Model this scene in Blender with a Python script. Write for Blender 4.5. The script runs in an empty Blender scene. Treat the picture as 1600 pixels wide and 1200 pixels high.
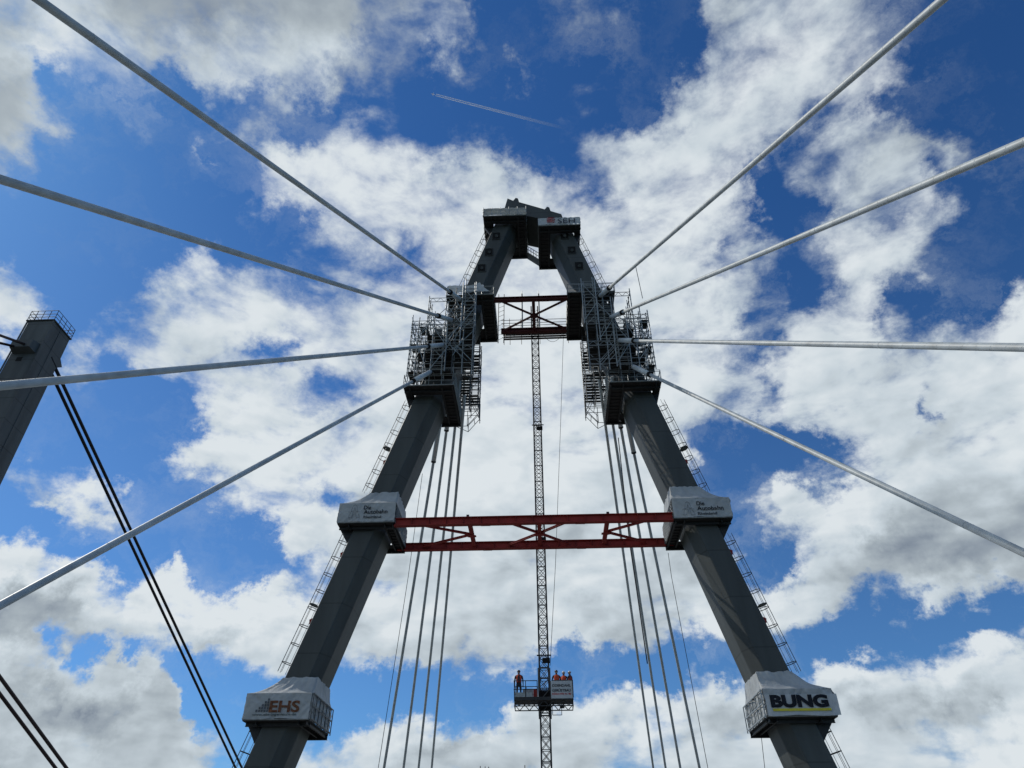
import bpy, bmesh, math, random
from mathutils import Vector, Matrix, noise
random.seed(7)
R = math.radians
scn = bpy.context.scene
COL = scn.collection

# ---------------------------------------------------------------- camera
F = 1100.0
PIT, YAW, ROLL = R(36.511), R(2.52), R(-0.071)
CAM = Vector((0.495, 0.0, 1.6))
fw = Vector((-math.sin(YAW)*math.cos(PIT), math.cos(YAW)*math.cos(PIT), math.sin(PIT)))
_rt = Vector((math.cos(YAW), math.sin(YAW), 0)); _up = _rt.cross(fw)
rt = _rt*math.cos(ROLL) + _up*math.sin(ROLL); up = -_rt*math.sin(ROLL) + _up*math.cos(ROLL)
cd = bpy.data.cameras.new('camera'); cam = bpy.data.objects.new('camera', cd); COL.objects.link(cam)
cd.sensor_width = 36; cd.lens = F/1600*36; cd.clip_start = 0.1; cd.clip_end = 60000
m = Matrix((rt, up, -fw)).transposed().to_4x4(); m.translation = CAM
cam.matrix_world = m; scn.camera = cam
def ray(x, y): return rt*((x-800)/F) + up*((600-y)/F) + fw
def bp(x, y, Y):
    d = ray(x, y); return CAM + d*(Y/d.y)
def bx(x, y, X):
    d = ray(x, y); return CAM + d*((X-CAM.x)/d.x)

# ---------------------------------------------------------------- light, exposure
SUN = Vector((-0.64, 0.30, 0.70)).normalized()
sd = bpy.data.lights.new('sun', 'SUN'); sd.energy = 2.4; sd.angle = R(0.5); sd.color = (1, .95, .87)
so = bpy.data.objects.new('sun', sd); COL.objects.link(so)
so.rotation_euler = SUN.to_track_quat('Z', 'Y').to_euler()
scn.view_settings.view_transform = 'Standard'; scn.view_settings.look = 'None'
scn.view_settings.exposure = 0.0; scn.view_settings.gamma = 1.0

# ---------------------------------------------------------------- sky (clear air + clouds on a chart of sky directions)
COVER = """
9999999999867762 1363028988864200
9999999999986861 2254148988774100
9877758999875212 5123269998875300
9625612577744113 2112379999853101
8730003147787324 1437899954577753
5200002479999989 8458999837788763
0000000158999999 9999999612688641
0000034113799999 9999997756887410
6300169754546789 9999999844887311
8200489987678889 9999996458973348
8346569998888999 9999998469974589
2378855788889999 9999999899987899
0021026774489999 9999998889899999
0000069999899999 9999975667898889
5510137999999999 9999950112568899
2477403788489999 9999851458999999
2125413579999999 9999991578999999
8620000015889999 9999996137999999
9996784886465899 9999998589878887
9999999999899999 9988889996323322
7422213787788889 7651122211263168
9999972234322212 1142788767998998
9999984333366637 8898788778999899
9999997437889889 9986689889987789"""
SHADE = """
5875444555445754 4565456777665544
8997667888765753 5565467888776544
5689878888765444 7555579988887644
5658856666655445 5556688888886555
6654447567899656 5667888866666665
6554447899999888 8778999867788766
5555558899999999 9999999866788765
5555578667899999 9999998767887655
7655689877778889 9999998766887655
8655689988788889 9988887678876679
8688778998778899 9988888678876788
5677776778888999 9988888788877788
6666679987788999 9988887778878788
6666689999888999 9988876677776677
6666678999999999 9988876667877777
6688767988778899 9988986878987666
7777778888888888 8888876878876555
9876666678877777 7887777777655444
8887998988788777 7877667887666776
4456788888677777 6777788777566656
7555556777666667 6656677667877997
6567666777666656 6687987667887787
5557576666687879 7887876667776668
6677666667666666 6666776667776788"""
def grid(s): return [[int(c) for c in l.replace(' ', '')] for l in s.strip().split('\n')]
GC, GS = grid(COVER), grid(SHADE)
HX, HY = 129, 97       # the coarse grids refined to 12.5 px, then holes and puffs painted in
def sample(g, px, py):
    x = min(max(px/50-.5, 0), 30.999); y = min(max(py/50-.5, 0), 22.999)
    i, j = int(x), int(y); a, b = x-i, y-j
    return ((g[j][i]*(1-a)+g[j][i+1]*a)*(1-b)+(g[j+1][i]*(1-a)+g[j+1][i+1]*a)*b)/9
FC = [[sample(GC, i*12.5, j*12.5) for i in range(HX)] for j in range(HY)]
FS = [[sample(GS, i*12.5, j*12.5) for i in range(HX)] for j in range(HY)]
# (x, y, rx, ry, cover, brightness or None)
SPOTS = """85 140 25 50 .15 -|270 110 35 22 .05 -|250 270 160 80 0 -|120 380 140 60 0 -|330 350 90 50 .05 -|370 145 50 18 .3 -
500 190 40 25 .4 -|560 182 65 22 .15 -|770 170 45 40 .08 -|790 40 32 50 .05 -|460 212 30 25 .15 -|420 350 60 32 .1 -|640 390 16 20 .5 -
505 428 60 18 .3 -|490 470 22 16 .4 -|420 545 45 18 .35 -|320 250 20 20 .62 .9|40 435 34 16 .75 .9|215 170 38 26 .75 .9|600 230 40 30 .8 .9
600 60 60 50 .62 .55|690 70 30 40 .85 .8|720 30 25 30 .8 .7|570 130 70 30 .6 .5
1040 60 48 60 0 -|870 95 28 30 .2 -|865 262 48 16 .2 -|820 205 40 30 .12 -|1000 150 42 50 .1 -|1440 172 90 26 .1 -|1500 60 90 80 0 -
1270 222 55 24 .3 -|1195 300 24 44 .05 -|1270 320 48 18 .15 -|1220 352 45 15 .15 -|1140 400 18 25 .35 -|1260 428 48 18 .25 -|1165 490 34 20 .3 -
1420 480 60 30 .2 -|1540 380 60 85 0 -|1500 285 55 35 .3 -|1210 550 34 8 .35 -|920 45 42 35 .62 .6|815 118 20 32 .65 .7|1400 98 55 18 .5 .7|905 190 28 20 .45 .6
1340 330 50 40 .8 .8|1250 150 70 40 .95 .85|1100 180 50 40 1 .9
200 650 90 80 0 -|270 858 130 32 0 -|400 868 42 50 .05 -|345 905 24 26 .1 -|500 765 44 12 .2 -|505 610 44 12 .35 -|230 770 30 60 .1 -|40 790 45 18 .1 -
150 1012 70 9 .12 -|60 1015 40 8 .2 -|230 1030 34 14 .1 -|300 1090 32 50 .08 -|320 1140 34 30 .2 -|560 1090 65 38 .1 -|660 1080 65 30 .1 -|745 1090 52 38 .05 -
205 903 18 20 .2 -|160 770 60 22 .85 .9|60 722 55 14 .55 .8|200 812 42 14 .5 .7|250 920 52 28 1 1|40 870 50 24 1 1|130 900 36 20 .95 1|390 950 80 38 1 1
150 1045 100 18 .95 .85|20 1012 22 10 1 1|60 950 80 25 1 .35|330 1000 60 20 .9 .6|440 1040 70 15 .8 .7
1110 720 42 36 0 -|1200 700 85 28 .05 -|1290 740 30 24 .35 -|1215 880 28 22 .05 -|1165 832 16 30 .25 -|1350 935 34 10 .35 -|1400 990 120 28 .08 -
1550 950 60 28 .15 -|1290 1000 34 30 .1 -|900 1040 62 24 .1 -|1040 1038 60 16 .05 -|860 1080 40 28 .12 -|1190 1040 42 26 .1 -|1155 1082 20 20 .25 -
1215 640 12 20 .4 -|1455 645 12 20 .4 -|1040 1080 60 22 1 1|1510 1015 45 22 1 1|1320 1045 46 22 1 1|870 1112 80 22 .95 .8|1570 1150 45 18 1 .95
1250 790 50 28 .95 1|1320 790 60 28 1 .95|1180 790 22 26 .6 .9|1450 860 130 30 1 .4|1500 800 80 30 1 .6|1400 910 80 16 .9 .55|1560 1060 50 20 1 .7
1000 980 90 25 .95 .55|900 900 80 30 1 .8|640 960 80 30 1 .85
70 1108 90 16 .95 .32|190 1128 60 14 .8 .35|205 1062 44 14 1 1|90 1070 50 14 1 .85|250 1150 50 18 .95 .7|120 1160 80 14 .9 .6|60 1185 60 14 .95 .8
1500 1105 70 14 .95 .45|1350 1112 60 14 .9 .5|1240 1097 20 10 .3 -|1090 1112 60 14 .95 .5|1450 1150 60 12 .7 .5|620 1150 60 16 .9 .9|700 1170 60 14 .9 .5|560 1170 40 14 .9 .8
860 850 60 30 1 .7|920 960 50 22 .95 .6|1200 960 60 16 .9 .85|1100 920 60 20 .95 .8|700 860 50 26 1 .75|1040 900 50 24 1 .65
680 130 26 34 .3 -|630 190 30 14 .35 -|940 300 26 14 .6 -|1050 240 30 16 .75 -|690 330 26 12 .7 -|580 300 26 14 .75 -|540 350 20 12 .6 -|1330 260 40 12 .5 -|1380 330 22 24 .5 -|1100 500 30 12 .7 -"""
for sp in SPOTS.replace('\n', '|').split('|'):
    x, y, rx, ry, cv, br = sp.split(); x, y, rx, ry, cv = map(float, (x, y, rx, ry, cv))
    rx *= 1.15; ry *= 1.15
    for j in range(HY):
        for i in range(HX):
            d2 = ((i*12.5-x)/rx)**2+((j*12.5-y)/ry)**2
            if d2 < 1:
                w = min(1, (1-d2)*1.8); FC[j][i] += (cv-FC[j][i])*w
                if br != '-': FS[j][i] += (float(br)-FS[j][i])*w
def fine(g, px, py):
    x = min(max(px/12.5, 0), HX-1.001); y = min(max(py/12.5, 0), HY-1.001)
    i, j = int(x), int(y); a, b = x-i, y-j
    return (g[j][i]*(1-a)+g[j][i+1]*a)*(1-b)+(g[j+1][i]*(1-a)+g[j+1][i+1]*a)*b
# chart: q = (angle from the zenith) * (compass direction); columns along x, rows along y
QX0, QX1, QY0, QY1, NR, NS_ = -1.06, 1.06, 0.38, 1.50, 36, 3
def chart_value(qx, qy):
    th = math.hypot(qx, qy)
    d = Vector((math.sin(th)*qx/th, math.sin(th)*qy/th, math.cos(th)))
    z = d.dot(fw)
    if z < .25: z = .25
    px, py = 800+F*d.dot(rt)/z, 600-F*d.dot(up)/z
    return fine(FC, px, py), fine(FS, px, py)

W = bpy.data.worlds.new('World'); scn.world = W; W.use_nodes = True
nt = W.node_tree; nt.nodes.clear()
def N(t, **k):
    n = nt.nodes.new(t)
    for a, b in k.items(): setattr(n, a, b)
    return n
def L(a, b): nt.links.new(a, b)
def val(sock, x):
    if hasattr(x, 'bl_idname') or isinstance(x, bpy.types.NodeSocket): L(x, sock)
    else: sock.default_value = x
def M(op, a, b=None, c=None, clamp=False):
    n = N('ShaderNodeMath', operation=op); n.use_clamp = clamp
    for i, v in enumerate((a, b, c)):
        if v is not None: val(n.inputs[i], v)
    return n.outputs[0]
def V(op, a, b=None, c=None):
    n = N('ShaderNodeVectorMath', operation=op)
    for i, v in enumerate((a, b, c)):
        if v is not None: val(n.inputs[i], v)
    return n.outputs[0]
tc = N('ShaderNodeTexCoord').outputs['Generated']
def noise_n(vec, scale, detail=6, rough=.55, col=False, dist=0):
    n = N('ShaderNodeTexNoise'); n.inputs['Scale'].default_value = scale
    n.inputs['Detail'].default_value = detail; n.inputs['Roughness'].default_value = rough
    n.inputs['Distortion'].default_value = dist
    L(vec, n.inputs['Vector']); return n.outputs['Color' if col else 'Fac']
wn = noise_n(tc, 13, 7, .66, True)
warp = V('MULTIPLY', V('SUBTRACT', wn, (.5, .5, .5)), (.13, .13, .13))
dirw = V('ADD', tc, warp)
warp_dir = dirw
sx = N('ShaderNodeSeparateXYZ'); L(V('NORMALIZE', dirw), sx.inputs[0])
th = M('ARCCOSINE', sx.outputs[2])
hl = M('MAXIMUM', M('SQRT', M('ADD', M('MULTIPLY', sx.outputs[0], sx.outputs[0]), M('MULTIPLY', sx.outputs[1], sx.outputs[1]))), .0001)
k = M('DIVIDE', th, hl)
qx = M('MULTIPLY', k, sx.outputs[0]); qy = M('MULTIPLY', k, sx.outputs[1])
u = M('MULTIPLY', M('SUBTRACT', qx, QX0), 1/(QX1-QX0))
v = M('MAXIMUM', M('MINIMUM', M('MULTIPLY', M('SUBTRACT', qy, QY0), (NR-1)/(QY1-QY0)), NR-1.001), 0.0)
def row_pair(j):
    """node group holding two rows of the chart: ramps carry cover and brightness of row j in R, G and of row j+1 in B, alpha;
    each pair adds to the sums of the one before it"""
    global nt
    g = bpy.data.node_groups.new('cloud_rows', 'ShaderNodeTree'); keep, nt = nt, g
    for nm in ('u', 'v', 'cover', 'shade'): g.interface.new_socket(nm, in_out='INPUT', socket_type='NodeSocketFloat')
    for nm in ('cover', 'shade'): g.interface.new_socket(nm, in_out='OUTPUT', socket_type='NodeSocketFloat')
    gi, go = N('NodeGroupInput'), N('NodeGroupOutput'); U, VV, cv, sh = gi.outputs[:4]
    for h in range(NS_):
        vj = M('MULTIPLY_ADD', cv, 1e-7, VV); uj = M('MULTIPLY_ADD', cv, 1e-7, U)
        ins = M('MULTIPLY', M('GREATER_THAN', uj, h/NS_ if h else -9.0), M('LESS_THAN', uj, (h+1)/NS_ if h < NS_-1 else 9.0))
        w0 = M('MULTIPLY', M('SUBTRACT', 1.0, M('ABSOLUTE', M('SUBTRACT', vj, float(j))), clamp=True), ins)
        w1 = M('MULTIPLY', M('SUBTRACT', 1.0, M('ABSOLUTE', M('SUBTRACT', vj, float(j+1))), clamp=True), ins)
        rn = N('ShaderNodeValToRGB'); L(M('MULTIPLY_ADD', uj, float(NS_), -float(h)), rn.inputs[0]); el = rn.color_ramp.elements
        el[0].position = 0; el[-1].position = 1
        for i in range(1, 31): el.new(i/31)
        for i, e in enumerate(el):
            x_ = QX0+(QX1-QX0)*(h+i/31)/NS_
            a, b = chart_value(x_, QY0+(QY1-QY0)*j/(NR-1)); a2, b2 = chart_value(x_, QY0+(QY1-QY0)*(j+1)/(NR-1))
            e.color = (a, b, a2, b2)
        sp = N('ShaderNodeSeparateXYZ'); L(rn.outputs[0], sp.inputs[0])
        cv = M('MULTIPLY_ADD', sp.outputs[2], w1, M('MULTIPLY_ADD', sp.outputs[0], w0, cv))
        sh = M('MULTIPLY_ADD', rn.outputs[1], w1, M('MULTIPLY_ADD', sp.outputs[1], w0, sh))
    L(cv, go.inputs[0]); L(sh, go.inputs[1]); nt = keep
    return g
cover = shade = 0.0
for j in range(0, NR, 2):
    gn = N('ShaderNodeGroup'); gn.node_tree = row_pair(j)
    val(gn.inputs[0], u); val(gn.inputs[1], v); val(gn.inputs[2], cover); val(gn.inputs[3], shade)
    cover, shade = gn.outputs[0], gn.outputs[1]
# billows
stretch = V('MULTIPLY', tc, (1, 1, 1.9))
f1 = noise_n(stretch, 10, 9, .60, dist=.2)
fa_ = noise_n(stretch, 10, 4, .5, dist=.2)
f2 = noise_n(V('ADD', stretch, tuple(SUN*0.02)), 10, 4, .5, dist=.2)
f3 = noise_n(stretch, 26, 6, .62)
f4 = noise_n(stretch, 4.2, 3, .5)
low = N('ShaderNodeMapRange'); tz = N('ShaderNodeSeparateXYZ'); L(tc, tz.inputs[0]); L(tz.outputs[2], low.inputs[0])
low.inputs[1].default_value = .40; low.inputs[2].default_value = .74; low.inputs[3].default_value = 1; low.inputs[4].default_value = 0
low = low.outputs[0]
den = M('ADD', M('MULTIPLY_ADD', M('SUBTRACT', f1, .5), M('MULTIPLY_ADD', low, -.35, 1.75), cover), M('MULTIPLY', M('SUBTRACT', f3, .5), M('MULTIPLY_ADD', low, -.15, .55)))
mr = N('ShaderNodeMapRange', interpolation_type='SMOOTHSTEP'); L(den, mr.inputs[0])
L(M('MULTIPLY_ADD', low, .06, .30), mr.inputs[1]); L(M('MULTIPLY_ADD', low, -.32, 1.16), mr.inputs[2])
veil = noise_n(V('MULTIPLY', warp_dir, (1, 1.3, 2.0)), 5.5, 9, .68)
alpha = M('MAXIMUM', mr.outputs[0], M('MULTIPLY', M('MULTIPLY', M('SUBTRACT', veil, .50, None, True), 2.6, None, True), M('MULTIPLY_ADD', cover, .9, .16, True)))
relief = M('MULTIPLY_ADD', M('SUBTRACT', fa_, f2), M('MULTIPLY_ADD', low, .75, .9), M('MULTIPLY', M('SUBTRACT', f4, .5), .6))
thick = N('ShaderNodeMapRange'); L(den, thick.inputs[0]); thick.inputs[1].default_value = .75; thick.inputs[2].default_value = 1.5
L(M('MULTIPLY_ADD', low, .10, .06), thick.inputs[3]); L(M('MULTIPLY_ADD', low, -.03, -.05), thick.inputs[4])
s1 = M('ADD', M('ADD', M('MULTIPLY_ADD', shade, 1.25, -.30), relief), M('MULTIPLY_ADD', M('SUBTRACT', f3, .5), .10, thick.outputs[0]), clamp=True)
cr = N('ShaderNodeValToRGB'); L(s1, cr.inputs[0]); ce = cr.color_ramp.elements
ce[0].position = 0; ce[0].color = (.20, .245, .31, 1)
ce[1].position = 1; ce[1].color = (.72, .775, .81, 1)
e = ce.new(.45); e.color = (.40, .46, .505, 1)
e = ce.new(.75); e.color = (.57, .645, .70, 1)
sky = N('ShaderNodeTexSky', sky_type='NISHITA'); sky.sun_disc = False
sky.sun_elevation = math.asin(SUN.z); sky.sun_rotation = math.atan2(SUN.x, SUN.y)
sky.air_density = 1.0; sky.dust_density = .3; sky.ozone_density = 3.0
BG = 0.1
skyc = V('MULTIPLY', sky.outputs[0], V('MULTIPLY_ADD', low, (.14, .11, .04), (.25, .57, .93)))
cloudc = V('SCALE', cr.outputs[0]); cloudc.node.inputs['Scale'].default_value = 1/BG
fm = N('ShaderNodeMix', data_type='VECTOR'); L(alpha, fm.inputs[0]); L(skyc, fm.inputs[4]); L(cloudc, fm.inputs[5])
bg = N('ShaderNodeBackground'); L(fm.outputs[1], bg.inputs[0]); bg.inputs[1].default_value = BG
L(bg.outputs[0], N('ShaderNodeOutputWorld').inputs[0])
try: W.cycles.sampling_method = 'MANUAL'; W.cycles.sample_map_resolution = 512
except Exception: pass

# ---------------------------------------------------------------- materials
def mat(name, col, rough=.6, metal=0, var=.15, scale=2, streak=False, bump=0, trans=0, seams=None):
    mt = bpy.data.materials.new(name); mt.use_nodes = True; t = mt.node_tree; b = t.nodes['Principled BSDF']
    b.inputs['Roughness'].default_value = rough; b.inputs['Metallic'].default_value = metal
    g = t.nodes.new('ShaderNodeNewGeometry')
    mp = t.nodes.new('ShaderNodeMapping'); t.links.new(g.outputs['Position'], mp.inputs[0])
    if streak: mp.inputs['Scale'].default_value = (1, 1, .12)
    n = t.nodes.new('ShaderNodeTexNoise'); n.inputs['Scale'].default_value = scale; n.inputs['Detail'].default_value = 6
    t.links.new(mp.outputs[0], n.inputs['Vector'])
    r = t.nodes.new('ShaderNodeMapRange'); t.links.new(n.outputs[0], r.inputs[0])
    r.inputs[1].default_value = .3; r.inputs[2].default_value = .7; r.inputs[3].default_value = 1-var; r.inputs[4].default_value = 1+var
    last = r.outputs[0]
    if seams:   # faint weld lines across the member at a regular height
        sp = t.nodes.new('ShaderNodeSeparateXYZ'); t.links.new(g.outputs['Position'], sp.inputs[0])
        def tm(op, a, b_):
            q = t.nodes.new('ShaderNodeMath'); q.operation = op
            for i, x in enumerate((a, b_)):
                if isinstance(x, (int, float)): q.inputs[i].default_value = x
                else: t.links.new(x, q.inputs[i])
            return q.outputs[0]
        fr = tm('FRACT', tm('DIVIDE', sp.outputs[2], seams), 0)
        ln = tm('LESS_THAN', tm('ABSOLUTE', tm('SUBTRACT', fr, .5), 0), .045/seams)
        last = tm('MULTIPLY', last, tm('SUBTRACT', 1.0, tm('MULTIPLY', ln, .32)))
    mul = t.nodes.new('ShaderNodeVectorMath'); mul.operation = 'SCALE'; mul.inputs[0].default_value = col
    t.links.new(last, mul.inputs['Scale']); t.links.new(mul.outputs[0], b.inputs['Base Color'])
    if bump:
        n2 = t.nodes.new('ShaderNodeTexNoise'); n2.inputs['Scale'].default_value = scale*3; n2.inputs['Detail'].default_value = 5
        t.links.new(g.outputs['Position'], n2.inputs['Vector'])
        bn = t.nodes.new('ShaderNodeBump'); bn.inputs['Strength'].default_value = bump; bn.inputs['Distance'].default_value = .05
        t.links.new(n2.outputs[0], bn.inputs['Height']); t.links.new(bn.outputs[0], b.inputs['Normal'])
    if trans:
        tr = t.nodes.new('ShaderNodeBsdfTranslucent'); t.links.new(mul.outputs[0], tr.inputs[0])
        ms = t.nodes.new('ShaderNodeMixShader'); ms.inputs[0].default_value = trans
        t.links.new(b.outputs[0], ms.inputs[1]); t.links.new(tr.outputs[0], ms.inputs[2])
        t.links.new(ms.outputs[0], t.nodes['Material Output'].inputs[0])
    return mt
MT = {
 'leg': mat('pylon_paint', (.053, .061, .059), .6, 0, .26, .9, True, .04, seams=3.4),
 'old': mat('old_pylon_paint', (.075, .085, .088), .7, 0, .28, 1.1, True, .08, seams=1.9),
 'stay': mat('stay_pipe', (.44, .475, .48), .5, 0, .2, 1.6),
 'sleeve': mat('sleeve_steel', (.62, .66, .67), .4, 0, .08, 2),
 'dark': mat('dark_steel', (.018, .020, .022), .6, 0, .3, 2),
 'black': mat('black_rubber_and_shade', (.008, .008, .009), .95, 0, .2, 2),  # also the painted shade inside the anchor openings
 'oldcable': mat('old_cable_black', (.010, .009, .010), .8, 0, .1, .5),
 'rust': mat('old_cable_red', (.030, .015, .015), .7, 0, .12, .6),
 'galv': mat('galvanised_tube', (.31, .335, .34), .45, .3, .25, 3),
 'galvdark': mat('dark_tube', (.070, .078, .082), .55, .2, .3, 3),  # darker grey than the galvanised tubes
 'plank': mat('scaffold_plank', (.028, .027, .026), .8, 0, .35, 3),
 'red': mat('red_oxide_paint', (.29, .022, .017), .75, 0, .22, 1.2, False, .05),
 'redtop': mat('upper_frame_red', (.075, .010, .011), .75, 0, .25, 1.2, False, .05),  # darker red, used on the upper frame alone
 'tarp': mat('tarpaulin', (.47, .495, .50), .55, 0, .14, 1.2, False, .8, .18),
 'tarpold': mat('dirty_tarpaulin', (.40, .40, .37), .6, 0, .2, 1.5, False, .5, .2),
 'banner': mat('banner_cloth', (.56, .59, .60), .45, 0, .06, 1, False, .3, .2),
 'ink': mat('print_black', (.015, .018, .03), .6),
 'inkgrey': mat('print_grey', (.10, .11, .12), .6),
 'inkgreen': mat('print_grey_green', (.16, .20, .19), .6),
 'inkorange': mat('print_orange', (.30, .125, .06), .6, var=.4, scale=6),
 'inkred': mat('print_red', (.42, .03, .03), .6),
 'inkyellow': mat('print_yellow', (.62, .55, .04), .6),
 'vest': mat('vest_orange', (.62, .065, .015), .7, var=.1),
 'vestdark': mat('vest_dark_orange', (.30, .035, .02), .8), 'clothes': mat('dark_workwear', (.025, .028, .035), .9),
 'skin': mat('skin', (.45, .26, .18), .6),
 'helmw': mat('helmet_white', (.6, .62, .65), .4), 'helmd': mat('helmet_dark', (.03, .035, .06), .4),
 'asphalt': mat('asphalt', (.12, .12, .115), .9, 0, .2, 1.5), 'concrete': mat('concrete', (.30, .29, .27), .9, 0, .15, .7),
 'water': mat('water', (.04, .06, .06), .12, 0, .2, .3, False, .3), 'grass': mat('grass', (.06, .09, .03), .95, 0, .3, .02),
 'white': mat('white_paint', (.8, .8, .8), .4),
}

# ---------------------------------------------------------------- mesh helpers
ORG = {}
def thing(name, label, cat, loc=(0, 0, 0), group=None):
    o = bpy.data.objects.new(name, None); COL.objects.link(o); o.location = loc; o.empty_display_size = .2
    ORG[o.name] = Vector(loc); tag(o, label, cat, group); return o
def tag(o, label=None, cat=None, group=None, kind=None):
    if label: o['label'] = label
    if cat: o['category'] = cat
    if group: o['group'] = group
    if kind: o['kind'] = kind
    return o
class MB:
    def __init__(s): s.v = []; s.f = []
    def add(s, vs, fs):
        n = len(s.v); s.v += [Vector(p) for p in vs]; s.f += [tuple(i+n for i in f) for f in fs]; return s
    def box(s, lo, hi):
        x0, x1 = sorted((lo[0], hi[0])); y0, y1 = sorted((lo[1], hi[1])); z0, z1 = sorted((lo[2], hi[2]))
        return s.add([(x0,y0,z0),(x1,y0,z0),(x1,y1,z0),(x0,y1,z0),(x0,y0,z1),(x1,y0,z1),(x1,y1,z1),(x0,y1,z1)],
                     [(0,3,2,1),(4,5,6,7),(0,1,5,4),(1,2,6,5),(2,3,7,6),(3,0,4,7)])
    def frame(s, p, q, hint=(0, 0, 1)):
        d = (Vector(q)-Vector(p)).normalized(); h = Vector(hint)
        if abs(d.dot(h)) > .98: h = Vector((0, 1, 0))
        a = d.cross(h).normalized(); return d, a, a.cross(d)
    def tube(s, p, q, r, n=6, r2=None, cap=True, hint=(0, 0, 1)):
        p, q = Vector(p), Vector(q); d, a, b = s.frame(p, q, hint); r2 = r if r2 is None else r2
        vs = []
        for c, rr in ((p, r), (q, r2)):
            for i in range(n):
                t = 2*math.pi*i/n; vs.append(c+(a*math.cos(t)+b*math.sin(t))*rr)
        fs = [(i, (i+1) % n, n+(i+1) % n, n+i) for i in range(n)]
        if cap: fs += [tuple(range(n))[::-1], tuple(range(n, 2*n))]
        return s.add(vs, fs)
    def rod(s, p, q, r, n=16, step=3.0):
        p, q = Vector(p), Vector(q); d, a, b = s.frame(p, q); L_ = (q-p).length; k = max(1, int(L_/step)); n0 = len(s.v)
        for j in range(k+1):
            c = p.lerp(q, j/k)
            for i in range(n): t = 2*math.pi*i/n; s.v.append(c+(a*math.cos(t)+b*math.sin(t))*r)
        for j in range(k):
            for i in range(n): s.f.append((n0+j*n+i, n0+j*n+(i+1) % n, n0+(j+1)*n+(i+1) % n, n0+(j+1)*n+i))
        s.f += [tuple(range(n0, n0+n))[::-1], tuple(range(n0+k*n, n0+k*n+n))]
        return s
    def bar(s, p, q, w, h, hint=(0, 0, 1)):
        p, q = Vector(p), Vector(q); d, a, b = s.frame(p, q, hint)
        vs = [c+a*i*w/2+b*j*h/2 for c in (p, q) for i, j in ((-1,-1),(1,-1),(1,1),(-1,1))]
        return s.add(vs, [(0,1,5,4),(1,2,6,5),(2,3,7,6),(3,0,4,7),(3,2,1,0),(4,5,6,7)])
    def hbeam(s, p, q, w, h, t=.05):
        p, q = Vector(p), Vector(q); d, a, b = s.frame(p, q)
        s.bar(p+b*(h/2-t/2), q+b*(h/2-t/2), w, t); s.bar(p-b*(h/2-t/2), q-b*(h/2-t/2), w, t)
        return s.bar(p, q, t, h-2*t-.004)
    def poly_tube(s, pts, r, n=6):
        for a, b in zip(pts, pts[1:]): s.tube(a, b, r, n)
        return s
    def prism(s, ring0, ring1):
        n = len(ring0)
        return s.add(list(ring0)+list(ring1), [(i, (i+1) % n, n+(i+1) % n, n+i) for i in range(n)]+[tuple(range(n))[::-1], tuple(range(n, 2*n))])
    def build(s, name, m, parent=None, smooth=False, **tg):
        o0 = ORG.get(parent.name, Vector()) if parent else Vector()
        me = bpy.data.meshes.new(name)
        if parent is None and s.v:
            c = sum(s.v, Vector())/len(s.v); c.z = min(p.z for p in s.v); o0 = c
        me.from_pydata([p-o0 for p in s.v], [], s.f); me.update()
        bm = bmesh.new(); bm.from_mesh(me); bmesh.ops.recalc_face_normals(bm, faces=bm.faces); bm.to_mesh(me); bm.free()
        me.materials.append(MT[m])
        if smooth: me.polygons.foreach_set('use_smooth', [True]*len(me.polygons))
        o = bpy.data.objects.new(name, me); COL.objects.link(o)
        if parent is not None: o.parent = parent; ORG[o.name] = ORG[parent.name]
        else: o.location = o0; ORG[o.name] = o0
        tag(o, **tg); return o
def text_mesh(s, size, bold=0, sx=1.0, spacing=1.0, align='LEFT', extrude=.004):
    cu = bpy.data.curves.new('t', 'FONT'); cu.body = s; cu.size = size; cu.offset = bold; cu.extrude = extrude
    cu.space_character = spacing; cu.align_x = align; cu.resolution_u = 4
    o = bpy.data.objects.new('t', cu); COL.objects.link(o)
    dg = bpy.context.evaluated_depsgraph_get(); dg.update()
    me = bpy.data.meshes.new_from_object(o.evaluated_get(dg))
    vs = [(v.co.x*sx, v.co.y, v.co.z) for v in me.vertices]; fs = [tuple(p.vertices) for p in me.polygons]
    bpy.data.objects.remove(o); bpy.data.curves.remove(cu); bpy.data.meshes.remove(me)
    return vs, fs
DRAPE = None      # (seed, amp, y) of the sheet the lettering is printed on
def lettering(s, name, x, y, z, size, m, parent, width=None, **k):
    """upright lettering facing the camera side (-Y), its left foot at (x, y, z)"""
    vs, fs = text_mesh(s, size, **k)
    x0 = min(v[0] for v in vs); x1 = max(v[0] for v in vs); sc = width/(x1-x0) if width else 1
    b = MB(); P_ = [Vector((x+(v[0]-x0)*sc, y-v[2], z+v[1])) for v in vs]
    if DRAPE: P_ = [Vector((p.x, DRAPE[2]+cloth(p.x, p.z, DRAPE[0], DRAPE[1])-.05, p.z)) for p in P_]
    b.add(P_, fs); return b.build(name, m, parent)

# ---------------------------------------------------------------- setting below the frame
b = MB(); b.box((-2500, -2500, -22.5), (2500, 4500, -22)); b.build('ground', 'grass', kind='structure')
b = MB(); b.box((-2490, -120, -21.99), (2490, 190, -21.9)); b.build('water', 'water', kind='structure')
b = MB(); b.box((-20.4, -160, -2.6), (20.4, 320, -.004)); b.build('bridge_deck', 'concrete', kind='structure')
b = MB(); b.box((-14.5, -159, -.002), (14.5, 319, .01)); b.build('road', 'asphalt', kind='structure')
b = MB(); b.box((-52, -160, -3.2), (-30, 320, -.5)); b.build('old_bridge_deck', 'asphalt', kind='structure')

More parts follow.
